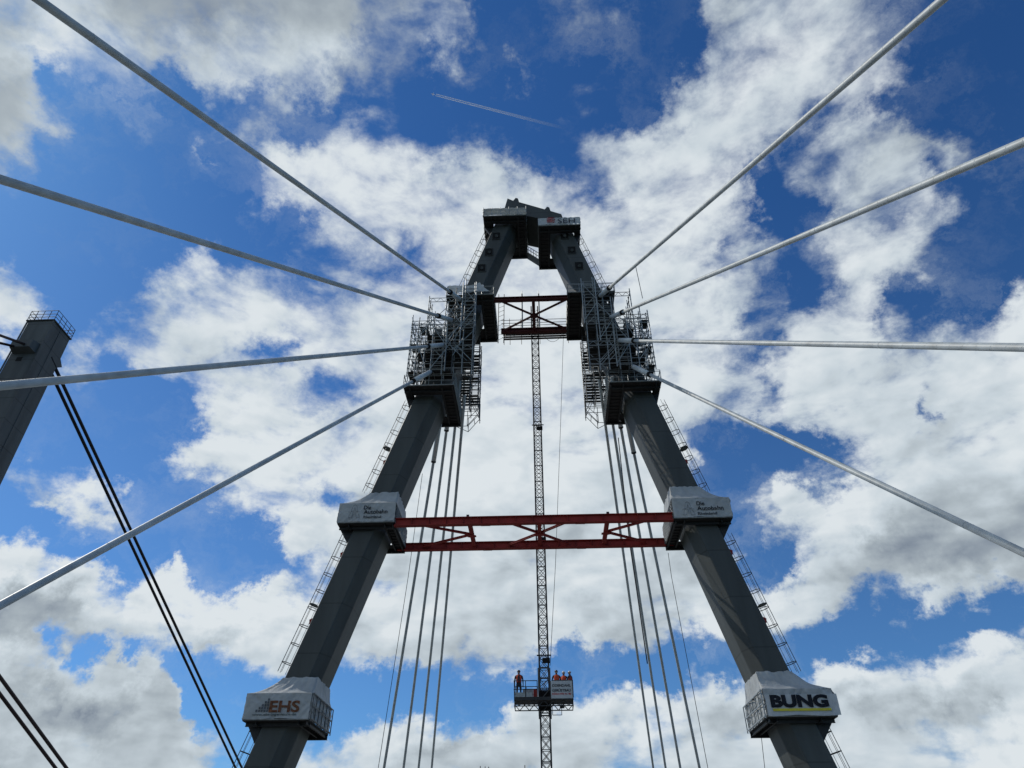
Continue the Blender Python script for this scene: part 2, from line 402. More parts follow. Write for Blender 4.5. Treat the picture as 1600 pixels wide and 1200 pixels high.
# ---------------------------------------------------------------- pylon
YF = 48.4
LEGP = {-1: ((384, 1190), (750, 400)), 1: ((1304.5, 1190), (913, 400))}
LEG = {}
for s in (-1, 1):
    a, c = bp(*LEGP[s][0], YF), bp(*LEGP[s][1], YF)
    LEG[s] = (a, (c.x-a.x)/(c.z-a.z))
def leg_x(s, z): return LEG[s][0].x + LEG[s][1]*(z-LEG[s][0].z)      # outer front edge
SEC = [(0, .06), (.06, 0), (1.6, 0), (1.66, .05), (2.14, 1.05), (2.16, 1.15), (2.16, 3.2), (.06, 3.25), (0, 3.2)]
def leg_ring(s, z): return [Vector((leg_x(s, z)-s*i, YF+j, z)) for i, j in SEC]
pyl = thing('bridge_pylon', 'tall dark grey A-shaped bridge pylon with two leaning legs, at the centre', 'pylon', (0, 50, 0))
for s in (-1, 1):
    b = MB(); zs = [0, 20, 40, 58.1 if s < 0 else 57.2]
    for z0, z1 in zip(zs, zs[1:]):
        pass
    r = [leg_ring(s, z) for z in zs]; n = len(SEC)
    b.v = [p for q in r for p in q]
    for k_ in range(len(zs)-1): b.f += [(k_*n+i, k_*n+(i+1) % n, (k_+1)*n+(i+1) % n, (k_+1)*n+i) for i in range(n)]
    b.f += [tuple(range(n)), tuple(range((len(zs)-1)*n, len(zs)*n))]
    leg = b.build('leg', 'leg', pyl, label='lighter-lit left leg of the pylon' if s < 0 else 'right leg of the pylon')
    # anchor openings near the head
    ops = {-1: [(775.5, 369), (764, 394), (752.5, 419)], 1: [(882, 368.5), (893.3, 391), (904.8, 415.5)]}[s]
    for px, py in ops:
        c = bp(px, py, YF-.02); w, h, t = .38, .48, .04
        fr = MB()
        fr.box((c.x-w-t, YF-.07, c.z-h), (c.x-w, YF-.003, c.z+h)); fr.box((c.x+w, YF-.07, c.z-h), (c.x+w+t, YF-.003, c.z+h))
        fr.box((c.x-w-t, YF-.07, c.z+h), (c.x+w+t, YF-.003, c.z+h+t)); fr.box((c.x-w-t, YF-.07, c.z-h-t), (c.x+w+t, YF-.003, c.z-h))
        fo = fr.build('opening_frame', 'leg', leg)
        b = MB(); b.box((c.x-w, YF-.03, c.z-h), (c.x+w, YF-.005, c.z+h)); b.build('opening_shade_plate', 'black', leg)  # flat black plate: shade of the recess put into colour
        b = MB(); b.tube((c.x+.02, YF-.035, c.z-.02), (c.x+.04, YF-.2, c.z-.14), .15, 14); b.build('anchor_pipe', 'galvdark', leg)
    # lifting lugs on the outer edge
    for z in ({-1: (717, 862, 967, 1143), 1: (716, 858, 965)}[s]):
        pass
    for py in {-1: (717, 862, 967, 1146), 1: (716, 858, 965)}[s]:
        z = CAM.z; px0 = LEGP[s][0][0] + (LEGP[s][1][0]-LEGP[s][0][0])*(LEGP[s][0][1]-py)/(LEGP[s][0][1]-LEGP[s][1][1])
        q = bp(px0, py, YF); x = q.x
        b = MB(); dz = .32; dx = LEG[s][1]*dz
        b.prism([Vector((x-dx, YF+.5, q.z-dz)), Vector((x+s*.30, YF+.5, q.z-.18)), Vector((x+s*.34, YF+.5, q.z+.12)), Vector((x+dx, YF+.5, q.z+dz))],
                [Vector((x-dx, YF+.62, q.z-dz)), Vector((x+s*.30, YF+.62, q.z-.18)), Vector((x+s*.34, YF+.62, q.z+.12)), Vector((x+dx, YF+.62, q.z+dz))])
        b.build('lifting_lug', 'red', leg)
# head piece joining the legs
hp = [(786, 352), (787, 330), (793, 310), (803, 314), (812, 316), (853, 327.5), (877, 334.5), (884, 352), (884, 372), (858, 345.5), (842, 341), (822, 337), (806, 346)]
P0 = [bp(x, y, 48.35) for x, y in hp]
b = MB(); n = len(P0); P1 = [p+Vector((0, 4.1, 0)) for p in P0]
b.add(P0+P1, [tuple(range(n)), tuple(range(n, 2*n))]+[(i, (i+1) % n, n+(i+1) % n, n+i) for i in range(n)])
head = b.build('head_piece', 'leg', pyl)
for px, py in ((806, 312), (855, 326)):
    q = bp(px, py, 48.6); b = MB(); b.prism([q+Vector(t) for t in ((-.35, 0, -.25), (.35, 0, -.42), (.22, 0, .2), (-.02, 0, .32))], [q+Vector(t) for t in ((-.35, .4, -.25), (.35, .4, -.42), (.22, .4, .2), (-.02, .4, .32))])
    b.build('lifting_lug', 'leg', head)

# ---------------------------------------------------------------- stay cables
BUILT = []
def plane_hit(p0, p1, X, Z):
    nn = ray(*p0).cross(ray(*p1)); # n.(P-C)=0 with P=(X,Y,Z)
    return Vector((X, CAM.y-(nn.x*(X-CAM.x)+nn.z*(Z-CAM.z))/nn.y, Z))
NEAR = {-1: [((61, 0), (718, 467)), ((0, 280), (705, 500)), ((0, 603), (692, 539)), ((0, 946), (672, 581))],
        1: [((1472, 0), (938, 462)), ((1600, 222), (955, 495.5)), ((1600, 543), (968, 532)), ((1600, 864), (990, 573))]}
FAR = {-1: [((720, 687), (674.5, 1200)), ((711, 667), (654, 1200)), ((697.5, 673), (630.5, 1200)), ((680, 705), (600, 1200))],
       1: [((945.7, 662), (1020.7, 1200)), ((957.5, 662), (1040, 1200)), ((971, 673), (1063, 1200)), ((988, 696), (1093, 1200))]}
ordn = ['uppermost', 'second from the top', 'third from the top', 'lowest']
ordf = ['innermost', 'second from the inside', 'third from the inside', 'outermost']
sleeve_end = {-1: [(703, 457.5), (684.5, 496), (668, 542), (645, 595)], 1: [(951.5, 450), (972, 488), (993, 532.5), (1014.5, 585)]}
for s in (-1, 1):
    side = 'left' if s < 0 else 'right'
    for i, (a, c) in enumerate(NEAR[s]):
        T = bp(*c, 46.2); B = plane_hit(a, c, s*17.9, .6)
        d = (B-T).normalized(); Ls = (T-bp(*sleeve_end[s][i], 46.2)).length
        # sleeve length from the picture point lying on the cable line
        nn = ray(*sleeve_end[s][i]); w_ = T-CAM; dn = nn.normalized()
        a_ = d.dot(dn); tS = (a_*w_.dot(dn)-w_.dot(d))/(1-a_*a_)*1.0
        tS = max(1.5, min(4.0, abs(tS)))
        t = thing('stay_cable', {-1: 'grey', 1: 'pale grey'}[s]+f' stay cable running {side}wards out of the photo, {ordn[i].replace(" from the top", " down")} of those four',
                  'cable', T, 'near stay cables')
        b = MB(); b.rod(T+d*(tS-.1), B, .128, 20); pipe = b.build('cable_pipe', 'stay', t, True)
        _, ax_, bx__ = b.frame(T, B); Lh = (B-T).length-tS; b = MB(); pts = []
        for q_ in range(int(Lh/.55*10)):
            an = q_*2*math.pi/10; pts.append(T+d*(tS+q_*.055)+(ax_*math.cos(an)+bx__*math.sin(an))*.130)
        n0_ = 0
        for q_, p_ in enumerate(pts):
            rd_ = (p_-(T+d*(p_-T).dot(d))).normalized(); b.v += [p_+d*.012, p_-d*.012, p_+rd_*.0035]
            if q_: a_ = 3*q_; b.f += [(a_-3, a_, a_+2, a_-1), (a_-2, a_-1, a_+2, a_+1)]
        b.build('helical_rib', 'stay', pipe)
        b = MB(); b.tube(T+d*.05, T+d*tS, .20, 16); b.build('sleeve', 'sleeve', t, True)
        b = MB(); b.tube(T+d*(tS-.05), T+d*(tS+.28), .225, 16); b.build('collar', 'black', t, True)
        if s < 0 or i in (2, 3):
            b = MB(); b.tube(T-d*.25, T+d*.06, .17, 14); b.build('end_cap', 'dark' if s < 0 else 'sleeve', t, True)
        b = MB(); b.tube(T-d*.24, T-d*3.2, .13, 12); b.build('anchor_pipe', 'dark', t, True)
        Lc = (B-T).length; kk = 9.0+i
        while kk < Lc-2: jn = MB(); jn.tube(T+d*kk, T+d*(kk+.035), .132, 20); jn.build('pipe_joint', 'stay', t, True); kk += 11.5
        BUILT.append((T, B))
    for i, (a, c) in enumerate(FAR[s]):
        T = bp(*a, 53.6); B = plane_hit(a, c, s*17.9, .6); d = (B-T).normalized()
        U = T-d*4.5
        t = thing('stay_cable', f'thin dark stay cable falling inside the {side} pylon leg, {ordf[i]} of four', 'cable', B, 'far stay cables')
        b = MB(); b.rod(U, B, .128, 14); b.build('cable_pipe', 'stay', t, True)
        if i > 1:
            ln = {2: 4.4, 3: 5.4}[i]+(.0 if s < 0 else -.3)
            b = MB(); b.tube(U-d*.6, U+d*(ln), .21, 14); b.build('sleeve', 'sleeve', t, True)
            b = MB(); b.tube(U+d*(ln-.02), U+d*(ln+.14), .225, 14); b.build('collar', 'dark', t, True)

# ---------------------------------------------------------------- work platforms
def cloth(u, v, seed, amp):
    a = noise.noise(Vector((u*.9+seed, v*1.6, seed)))
    d1 = noise.noise(Vector(((u-v*.9)*2.3+seed, (v+u)*.35, seed*2))); d2 = noise.noise(Vector(((u+v*1.3)*1.7, (v-u)*.3, seed*3+4)))
    d3 = noise.noise(Vector((u*5.1+v*3.3, (v-u)*1.1, seed*1.7)))
    return (a*.7 + (abs(d1)*2-.5)*.8 + (abs(d2)*2-.5)*.6 + abs(d3)*.35)*amp
def tarp_body(b, x0, x1, ya, yb, z0, z1, seed, amp=.085, sides='fio', nx=48, nz=16):
    """wrinkled cloth round a rail: f front, i inner, o outer, k rear"""
    wr = lambda u, v: cloth(u, v, seed, amp)
    def sheet(fn):
        n0 = len(b.v)
        for j in range(nz+1):
            for i in range(nx+1): b.v.append(fn(i/nx, j/nz))
        for j in range(nz):
            for i in range(nx):
                a = n0+j*(nx+1)+i; b.f.append((a, a+1, a+nx+2, a+nx+1))
    H = z1-z0
    if 'f' in sides: sheet(lambda u, v: Vector((x0+(x1-x0)*u, ya+wr(x0+(x1-x0)*u, z0+H*v), z0+H*v+.03*math.sin(u*9+seed)*(1-v)*(1 if 0 < u < 1 else 0))))
    if 'k' in sides: sheet(lambda u, v: Vector((x0+(x1-x0)*u, yb+wr(u*4+9, v*H), z0+H*v)))
    for ch, x in (('i', x1), ('o', x0)):
        if ch in sides: sheet(lambda u, v, x=x: Vector((x+wr(u*4+3, v*H)*1.6, ya+(yb-ya)*u, z0+H*v)))
def tarp_roof(b, s, x0, x1, ya, yb, z1, zt, seed, amp=.06):
    """folded skirt from the rail up to a tie round the leg"""
    NS = 72; NV = 9; n0 = len(b.v)
    xo, xi = leg_x(s, zt), leg_x(s, zt)-s*2.16
    lo, hi = min(xo, xi)-.05, max(xo, xi)+.05
    def rect(t, a0, a1, c0, c1):
        t = (t % 1)*4; k_ = int(t); f = t-k_
        return [(a0+(a1-a0)*f, c0), (a1, c0+(c1-c0)*f), (a1-(a1-a0)*f, c1), (a0, c1-(c1-c0)*f)][k_]
    for j in range(NV+1):
        v_ = j/NV; vv = v_**.75
        for i in range(NS):
            t = i/NS
            ax, ay = rect(t, min(x0, x1), max(x0, x1), ya, yb); bx_, by_ = rect(t, lo, hi, YF-.05, YF+3.3)
            fold = math.sin(t*NS*.62*math.pi+seed)*.5+noise.noise(Vector((t*34, v_*1.5, seed)))
            k_ = amp*(.25+.9*v_) if 0 < j else 0
            sag = -.22*math.sin(math.pi*v_)
            cx, cy = (lo+hi)/2, YF+1.6
            px, py = ax+(bx_-ax)*vv, ay+(by_-ay)*vv
            rd = Vector((px-cx, py-cy, 0)).normalized()
            b.v.append(Vector((px, py, z1+(zt-z1)*v_+sag*.6+noise.noise(Vector((t*20, v_*3, seed+5)))*.09*(1 if j else 0)))+rd*fold*k_)
    for j in range(NV):
        for i in range(NS):
            a = n0+j*NS+i; c = n0+j*NS+(i+1) % NS; b.f.append((a, c, c+NS, a+NS))
def rails(b, x0, x1, ya, yb, z, hs=(.5, 1.0), step=1.05, r=.024, sides=('f', 'k', 'i', 'o'), top=1.1):
    segs = {'f': ((x0, ya), (x1, ya)), 'k': ((x0, yb), (x1, yb)), 'i': ((x1, ya), (x1, yb)), 'o': ((x0, ya), (x0, yb))}
    for k_ in sides:
        (ax, ay), (cx, cy) = segs[k_]; Ln = math.hypot(cx-ax, cy-ay); n = max(1, round(Ln/step))
        for i in range(n+1):
            f = i/n; b.tube((ax+(cx-ax)*f, ay+(cy-ay)*f, z), (ax+(cx-ax)*f, ay+(cy-ay)*f, z+top), r, 5)
        for h in hs: b.tube((ax, ay, z+h), (cx, cy, z+h), r, 5)
def net(b, x, ya, yb, z, h, step=.32, r=.022):
    n = int((yb-ya+h)/step)
    for i in range(n+1):
        y = ya+i*step
        for sg in (1, -1):
            p0 = (y, 0) if sg > 0 else (y, h); pts = []
            for k_ in range(0, 9):
                t = k_/8; yy = p0[0]-h*t; zz = h*t if sg > 0 else h-h*t
                if ya <= yy <= yb: pts.append(Vector((x, yy, z+zz)))
            if len(pts) > 1: b.tube(pts[0], pts[-1], r, 4)
def platform(s, pxo, pxi, py, ya, yb, label, group, cover=None, rail_h=1.5, roof=None, seed=1, netting=False, sheet='tarp', sides='fio', depth=.38, covh=None, side_rail=False, amp=.085):
    A, Bq = bp(pxo, py, ya), bp(pxi, py, ya); z = (A.z+Bq.z)/2; xo, xi = A.x, Bq.x
    t = thing('work_platform', label, 'work platform', ((xo+xi)/2, 50, z), group)
    LX = leg_x(s, z); lo, hi = LX, LX-s*2.2      # leg occupies x lo..hi, y YF..YF+3.25
    sg = 1 if hi > lo else -1
    b = MB()      # deck: four strips round the leg
    for (a0, a1, c0, c1) in ((xo, xi, ya, YF-.1), (xo, xi, YF+3.35, yb), (xo, lo-sg*.1, YF-.1, YF+3.35), (hi+sg*.1, xi, YF-.1, YF+3.35)):
        if (a1-a0)*sg > 0.02: b.box((a0, c0, z-.08), (a1, c1, z))
    b.build('deck', 'plank', t)
    b = MB(); e = .55; zb = z-depth
    b.hbeam((xo+sg*.05, ya+e, z-.2), (xi-sg*.02, ya+e, z-.2), .16, .22, .02)
    b.build('front_beam', 'dark', t)
    b = MB(); b.hbeam((xo, yb-.12, z-.24), (xi, yb-.12, z-.24), .2, .3, .03); b.build('rear_beam', 'dark', t)
    for x in (xi-sg*.12, hi+sg*.25, lo-sg*.25):
        if (xi-x)*sg > 0 and (x-xo)*sg > 0:
            b = MB(); b.hbeam((x, ya+.08, z-.19), (x, yb-.25, z-.19), .12, .2, .02); b.build('cross_beam', 'dark', t)
    y = ya+.95
    while y < yb-.4:
        if (xi-hi)*sg > .5: b = MB(); b.bar((hi+sg*.3, y, z-.115), (xi-sg*.2, y, z-.115), .07, .06); b.build('joist', 'dark', t)
        y += .5
    # knee bracket on the outer side of the leg
    b = MB(); 
    b.prism([Vector((xo, YF+.2, z-.1)), Vector((lo-sg*.02, YF+.2, z-.1)), Vector((lo-sg*.02-LEG[s][1]*1.2, YF+.2, z-1.3))],
            [Vector((xo, YF+.5, z-.1)), Vector((lo-sg*.02, YF+.5, z-.1)), Vector((lo-sg*.02-LEG[s][1]*1.2, YF+.5, z-1.3))])
    b.build('knee_bracket', 'dark', t)
    b = MB(); rails(b, xo, xi, ya+.02, yb-.05, z, hs=(.05, .5, 1.0, rail_h), top=rail_h)
    b.build('guard_rail', 'galv', t)
    b = MB(); b.tube((xo, ya-.03, z+.0), (xi, ya-.03, z+.0), .05, 6); b.build('edge_tube', 'galv', t)
    if netting:
        b = MB(); net(b, xi+sg*.03, ya+.05, yb-.05, z+.02, 1.4); b.build('side_net', 'galv', t)
    if side_rail:
        b = MB(); 
        for hh in (.05, rail_h*.5, rail_h-.04): b.bar((xi+sg*.12, ya, z+hh), (xi+sg*.12, yb, z+hh), .05, .07)
        for i in range(7):
            y = ya+(yb-ya)*i/6; b.bar((xi+sg*.12, y, z-.1), (xi+sg*.12, y, z+rail_h), .06, .05)
        b.build('side_frame', 'galvdark' if s < 0 else 'galv', t)
    tp = None
    if cover:
        b = MB(); tarp_body(b, xo, xi, ya-.08, yb+.03, z+.02, z+(covh or rail_h), seed, amp, sides)
        if roof: tarp_roof(b, s, xo, xi, ya-.08, yb+.03, z+rail_h, z+rail_h+roof, seed)
        tp = b.build('tarpaulin', sheet, t, True)
    return t, xo, xi, z, tp
G = 'work platforms hung round the pylon legs'
# lowest pair
t, xo, xi, z, tp = platform(-1, 379, 482, 1124, 47.6, 52.5, 'lowest left work platform in grey tarpaulin with orange EHS lettering', G, True, 1.55, 1.15, 3, side_rail=True)
Yt = 47.6-.19
DRAPE = (3, .085, 47.52)
lettering('EHS', 'lettering', bp(419, 1112, Yt).x, Yt, bp(419, 1112, Yt).z, .92, 'inkorange', tp, width=(467-419)/24.6, bold=.03)
lettering('www.ehs-ingenieure.de', 'web_address', bp(393, 1117, Yt).x, Yt, bp(393, 1118, Yt).z, .2, 'inkgreen', tp, width=(464-394)/24.6, bold=.004)
lg = MB(); q = bp(398, 1112, Yt)
for i in range(5):
    for j in range(5):
        if j <= i: lg.box((q.x+i*.17, Yt, q.z+j*.165), (q.x+i*.17+.13, Yt-.012, q.z+j*.165+.135))
lg.v = [Vector((p.x, DRAPE[2]+cloth(p.x, p.z, DRAPE[0], DRAPE[1])-.03-.01*(i % 2), p.z)) for i, p in enumerate(lg.v)]
lg.build('stepped_tiles_logo', 'inkgrey', tp)
DRAPE = None
t, xo, xi, z, tp = platform(1, 1309, 1199, 1118.5, 47.6, 52.5, 'lowest right work platform in grey tarpaulin with a black BUNG banner', G, True, 1.55, 1.25, 8, side_rail=True)
ban = MB(); q0, q1 = bp(1201, 1119, Yt), bp(1306, 1084, Yt)
tarp_body(ban, q0.x, q1.x, Yt-.03, 0, q0.z+.02, q1.z, 4, .035, 'f', 40, 12); DRAPE = (4, .035, Yt-.03); bn = ban.build('banner', 'banner', t, True)
a, c = bp(1205, 1104.5, Yt), bp(1296, 1104.5, Yt)
lettering('BUNG', 'lettering', a.x, Yt-.07, a.z, .92, 'ink', bn, width=c.x-a.x, bold=.05)
b = MB(); a, c = bp(1208, 1111.5, Yt), bp(1298, 1106.5, Yt); 
for i in range(12): xa, xb = a.x+(c.x-a.x)*i/12, a.x+(c.x-a.x)*(i+1)/12; yy = Yt-.03+cloth((xa+xb)/2, a.z, 4, .035)-.035; b.box((xa, yy, a.z), (xb+.004, yy-.01, c.z))
b.build('yellow_line', 'inkyellow', bn); DRAPE = None
# middle pair
def autobahn(tp, px, py, sc):
    """outlined road-shaped A with three lines of lettering"""
    o = bp(px, py, Yt); b = MB(); y = Yt-.0
    def ln(p, q, w=.05):
        b.bar((o.x+p[0]*sc, y, o.z+p[1]*sc), (o.x+q[0]*sc, y, o.z+q[1]*sc), w, .012, (0, 1, 0)) if False else b.bar((o.x+p[0]*sc, y, o.z+p[1]*sc), (o.x+q[0]*sc, y, o.z+q[1]*sc), .012, w, (0, 1, 0))
    for pts in ([(.16, .50), (.28, .98), (.42, 1.06), (.54, .98), (.66, .50)], [(.38, .58), (.42, .84), (.46, .58)], [(.16, .50), (.38, .56)], [(.46, .56), (.66, .50)],
                [(-.02, .46), (.84, .46)], [(.14, .40), (.02, 0), (.26, 0), (.32, .40)], [(.52, .40), (.60, 0), (.86, 0), (.70, .40)], [(.41, .36), (.41, .22)]):
        for p, q in zip(pts, pts[1:]): ln(p, q)
    b.v = [Vector((p.x, DRAPE[2]+cloth(p.x, p.z, DRAPE[0], DRAPE[1])-.05-(.012 if p.y < y else 0), p.z)) for p in b.v]
    b.build('road_shaped_A_logo', 'ink', tp)
    return o
t, xo, xi, z, tp = platform(-1, 527, 616, 816, 47.6, 52.6, 'middle work platform on the left leg, grey tarpaulin printed Die Autobahn', G, True, 1.55, 1.3, 12, netting=True, sides='fo', amp=.055)
DRAPE = (12, .055, 47.52); autobahn(tp, 543.5, 808.5, 1.0)
for sx_, (px, py, w_, st, sz) in enumerate(((568, 795, 10.5, 'Die', .46), (567.5, 802, 35, 'Autobahn', .46), (567, 809, 26, 'Rheinland', .30))):
    q = bp(px, py, Yt); lettering(st, 'lettering', q.x, Yt, q.z, sz, 'ink' if sx_ < 2 else 'inkgrey', tp, width=w_/21*1.08, bold=.006)
t, xo, xi, z, tp = platform(1, 1145, 1053, 808.5, 47.6, 52.6, 'middle work platform on the right leg, grey tarpaulin printed Die Autobahn', G, True, 1.55, 1.4, 21, netting=True, sides='fo', amp=.055)
DRAPE = (21, .055, 47.52); autobahn(tp, 1068, 804, 1.0)
for sx_, (px, py, w_, st, sz) in enumerate(((1088.5, 789, 11.5, 'Die', .46), (1090, 796.5, 37, 'Autobahn', .46), (1091, 803.5, 27, 'Rheinland', .30))):
    q = bp(px, py, Yt); lettering(st, 'lettering', q.x, Yt, q.z, sz, 'ink' if sx_ < 2 else 'inkgrey', tp, width=w_/21*1.08, bold=.006)
DRAPE = None
# upper pair under the scaffolds
platform(-1, 630, 709, 602, 47.0, 52.9, 'open work platform with dark underside carrying the scaffold on the left leg', G, None, 1.15, netting=True)
platform(1, 1034, 952, 596, 47.0, 52.9, 'open work platform with dark underside carrying the scaffold on the right leg', G, None, 1.15, netting=True)
t, xo, xi, z, _ = platform(-1, 697, 771, 461, 47.0, 53.4, 'work platform left of the upper red frame, crumpled white banner on its rail', G, None, 1.1)
ban = MB(); q0, q1 = bp(698, 459, 46.9), bp(756, 445, 46.9)
tarp_body(ban, q0.x, q1.x, 46.88, 0, q0.z+.05, q1.z, 31, .12, 'f', 26, 7); bn = ban.build('crumpled_banner', 'banner', t, True)
n0 = MB(); qa, qb = bp(737, 458, 46.6), bp(750, 441, 46.6)
pts = [bp(x, y, 46.65) for x, y in ((722, 456), (735, 448), (750, 441), (752, 446), (765, 455), (742, 455), (728, 459))]
n0.add([p for p in pts]+[p+Vector((0, .03, 0)) for p in pts], [tuple(range(7)), tuple(range(7, 14))]+[(i, (i+1) % 7, 7+(i+1) % 7, 7+i) for i in range(7)])
n0.build('banner_fold', 'banner', bn)
q = bp(722.5, 455.5, 46.66); lettering('HOCH', 'lettering', q.x, 46.66, q.z, .42, 'inkgrey', bn, width=1.1)
platform(1, 961, 887, 456, 47.0, 53.4, 'bare railed work platform right of the upper red frame', G, None, 1.1)
# head pair
t, xo, xi, z, tp = platform(-1, 755, 822, 337, 47.3, 53.0, 'topmost left work platform, its rail wrapped in a dirty crumpled tarpaulin', G, True, 1.15, seed=44, sheet='tarpold', sides='fio', covh=1.05)
b = MB()
for i in range(6): x = xo+(xi-xo)*i/5; b.tube((x, 47.12, z-.05), (x, 47.12, z+1.15), .03, 5)
b.build('front_posts', 'galv', t)
t, xo, xi, z, tp = platform(1, 907, 841, 352, 47.3, 53.0, 'topmost right work platform with a flat grey SEH banner on its rail', G, True, 1.1, seed=51, sheet='banner', sides='fo', covh=1.05)
q = bp(871.5, 348.5, 47.1); lettering('SEH', 'lettering', q.x, 47.1, q.z-.02, .98, 'ink', tp, width=1.75, bold=.0)
b = MB(); q = bp(854.5, 347.8, 47.1)
for k_ in range(3):
    h = .04+k_*.23
    b.box((q.x, 47.09, q.z+h), (q.x+.55, 47.11, q.z+h+.11)); b.bar((q.x+.55, 47.1, q.z+h+.055), (q.x+.72+.05*k_, 47.1, q.z+h-.06+.0), .02, .1, (0, 1, 0))
b.bar((q.x+.74, 47.1, q.z+.0), (q.x+.8, 47.1, q.z+.62), .02, .09, (0, 1, 0)); b.bar((q.x+.1, 47.1, q.z+.74), (q.x+.74, 47.1, q.z+.70), .02, .09, (0, 1, 0))
b.build('striped_emblem', 'inkred', tp)

# gangway between the two head platforms
gw = thing('gangway', 'short sloping gangway between the two topmost platforms', 'gangway', bp(832, 405, 52.5), None)
b = MB(); p, q = bp(822, 398, 52.6), bp(846, 413, 52.6); b.bar(p, q, .9, .06); b.build('gangway_deck', 'galvdark', gw)
b = MB()
for off in (-.45, .45):
    for h in (0, .5, 1.0): b.tube(p+Vector((0, off, h)), q+Vector((0, off, h)), .035, 5)
    for i in range(7): c = p.lerp(q, i/6)+Vector((0, off, 0)); b.tube(c, c+Vector((0, 0, 1)), .03, 5)
b.build('guard_rail', 'galv', gw)

# ---------------------------------------------------------------- scaffolds
def scaffold(s, seed):
    rnd = random.Random(seed); side = 'left' if s < 0 else 'right'
    t = thing('scaffold_tower', f'dense tube scaffold wrapped round the {side} pylon leg between two work platforms', 'scaffold', (s*8, 50, 36.9), 'scaffolds round the pylon legs')
    X = [10.35, 9.7, 9.0, 8.2, 7.4, 6.55, 5.75, 4.95]
    Y = [46.2, 47.0, 47.8, 49.3, 50.7, 52.1, 53.0, 53.9, 54.9]
    z0 = 37.0
    def zr(i, y):
        """height range of the standard at column i, row y"""
        x = X[i]
        if y < 48: top = [43.4, 43.6, 46.0, 42.3, 44.9, 46.4, 47.6, 47.2][i]; bot = z0 if x > 6 else (z0 if y < 47.5 else z0+1)
        elif y < 52: 
            if i > 2: return None
            top = [43.7, 44.0, 46.5][i]; bot = z0
        elif y < 53.5: top = [43.2, 44.4, 46.2, 45.8, 46.0, 46.6, 47.0, 47.0][i]; bot = z0+(.2 if i < 6 else 1.0)
        else:
            if i < 2: return None
            top = [0, 0, 44.6, 44.6, 45, 45.4, 46, 46][i]; bot = 37.6 if i < 5 else 38.4
        return bot, top
    def blocked(x, y, z, m_=.1):
        a = leg_x(s, z); return min(a, a-s*2.2)-m_ < x < max(a, a-s*2.2)+m_ and YF-.1 < y < YF+3.3
    for y in Y:
        for i, x in enumerate(X):
            q = zr(i, y)
            if not q or (rnd.random() < .10 and y != 46.2): continue
            zb, zt = q[0], q[1]+rnd.uniform(-.1, .55)
            xx = s*x+rnd.uniform(-.05, .05); yy = y+rnd.uniform(-.05, .05)
            segs = []; z = zb; run = None
            while z < zt:
                ok = not blocked(xx, yy, z)
                if ok and run is None: run = z
                if not ok and run is not None: segs.append((run, z)); run = None
                z += .4
            if run is not None: segs.append((run, zt))
            for a, c in segs:
                if c-a < .5: continue
                b = MB(); b.tube((xx, yy, a), (xx, yy, c), .044 if y < 46.5 else .036, 6)
                zz = a+.3
                while zz < c: b.tube((xx, yy, zz), (xx, yy, zz+.06), .06, 6); zz += .5
                b.build('standard', 'galv' if (y < 46.5 and rnd.random() < .9) or rnd.random() < .35 else 'galvdark', t)  # front row mostly pale, rows behind mostly dark tubes
    for li in range(10):
        zl = z0+.7+1.0*li; main = li % 2 == 0; lg = MB()
        for y in Y:
            for i in range(len(X)-1):
                qa, qb = zr(i, y), zr(i+1, y)
                if not qa or not qb: continue
                for h in ((0, .5) if main or y > 47 else (0,)):
                    if min(qa[1], qb[1]) < zl+h or max(qa[0], qb[0]) > zl+h: continue
                    if blocked(s*X[i], y, zl+h, .0) and blocked(s*X[i+1], y, zl+h, .0): continue
                    if rnd.random() < .10: continue
                    lg.tube((s*X[i], y, zl+h), (s*X[i+1], y, zl+h+rnd.uniform(-.03, .03)), .028, 5)
        for i, x in enumerate(X):
            for ya, yb in zip(Y, Y[1:]):
                qa, qb = zr(i, ya), zr(i, yb)
                if not qa or not qb or min(qa[1], qb[1]) < zl or max(qa[0], qb[0]) > zl: continue
                if blocked(s*x, (ya+yb)/2, zl) or rnd.random() < .12: continue
                lg.tube((s*x, ya, zl), (s*x, yb, zl), .028, 5)
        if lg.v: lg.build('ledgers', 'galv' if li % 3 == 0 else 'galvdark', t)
        for ya, yb in ((46.2, 47.8), (47.8, 49.3), (49.3, 50.7), (50.7, 52.1), (52.1, 53.0), (53.0, 53.9), (53.9, 54.9)):
            for i in range(len(X)-1):
                if not main and ya > 47: continue
                qs = [zr(i, ya), zr(i+1, ya), zr(i, yb), zr(i+1, yb)]
                if None in qs or min(q[1] for q in qs) < zl+.5 or max(q[0] for q in qs) > zl+.2: continue
                if rnd.random() < ((.0 if i > 1 else .5) if ya < 47 else .30 if ya < 52 else .22): continue  # few gaps at front and rear, boards added to darken the scaffold
                xm = s*(X[i]+X[i+1])/2
                if blocked(xm, (ya+yb)/2, zl, .35): continue
                if ya < 47:   # extra front boards, added to darken the leg behind
                    for k_ in range(4): b = MB(); yq = ya+.45+k_*.29; b.box((s*X[i], yq, zl+.03), (s*X[i+1], yq+.27, zl+.075)); b.build('scaffold_plank', 'plank', t)
                    continue
                n = 2
                for k_ in range(n):
                    b = MB(); yq = ya+(yb-ya)*k_/n+.06; b.box((s*X[i], yq, zl+.03), (s*X[i+1], yq+min(.32, (yb-ya)/n-.1), zl+.075)); b.build('scaffold_plank', 'plank', t)
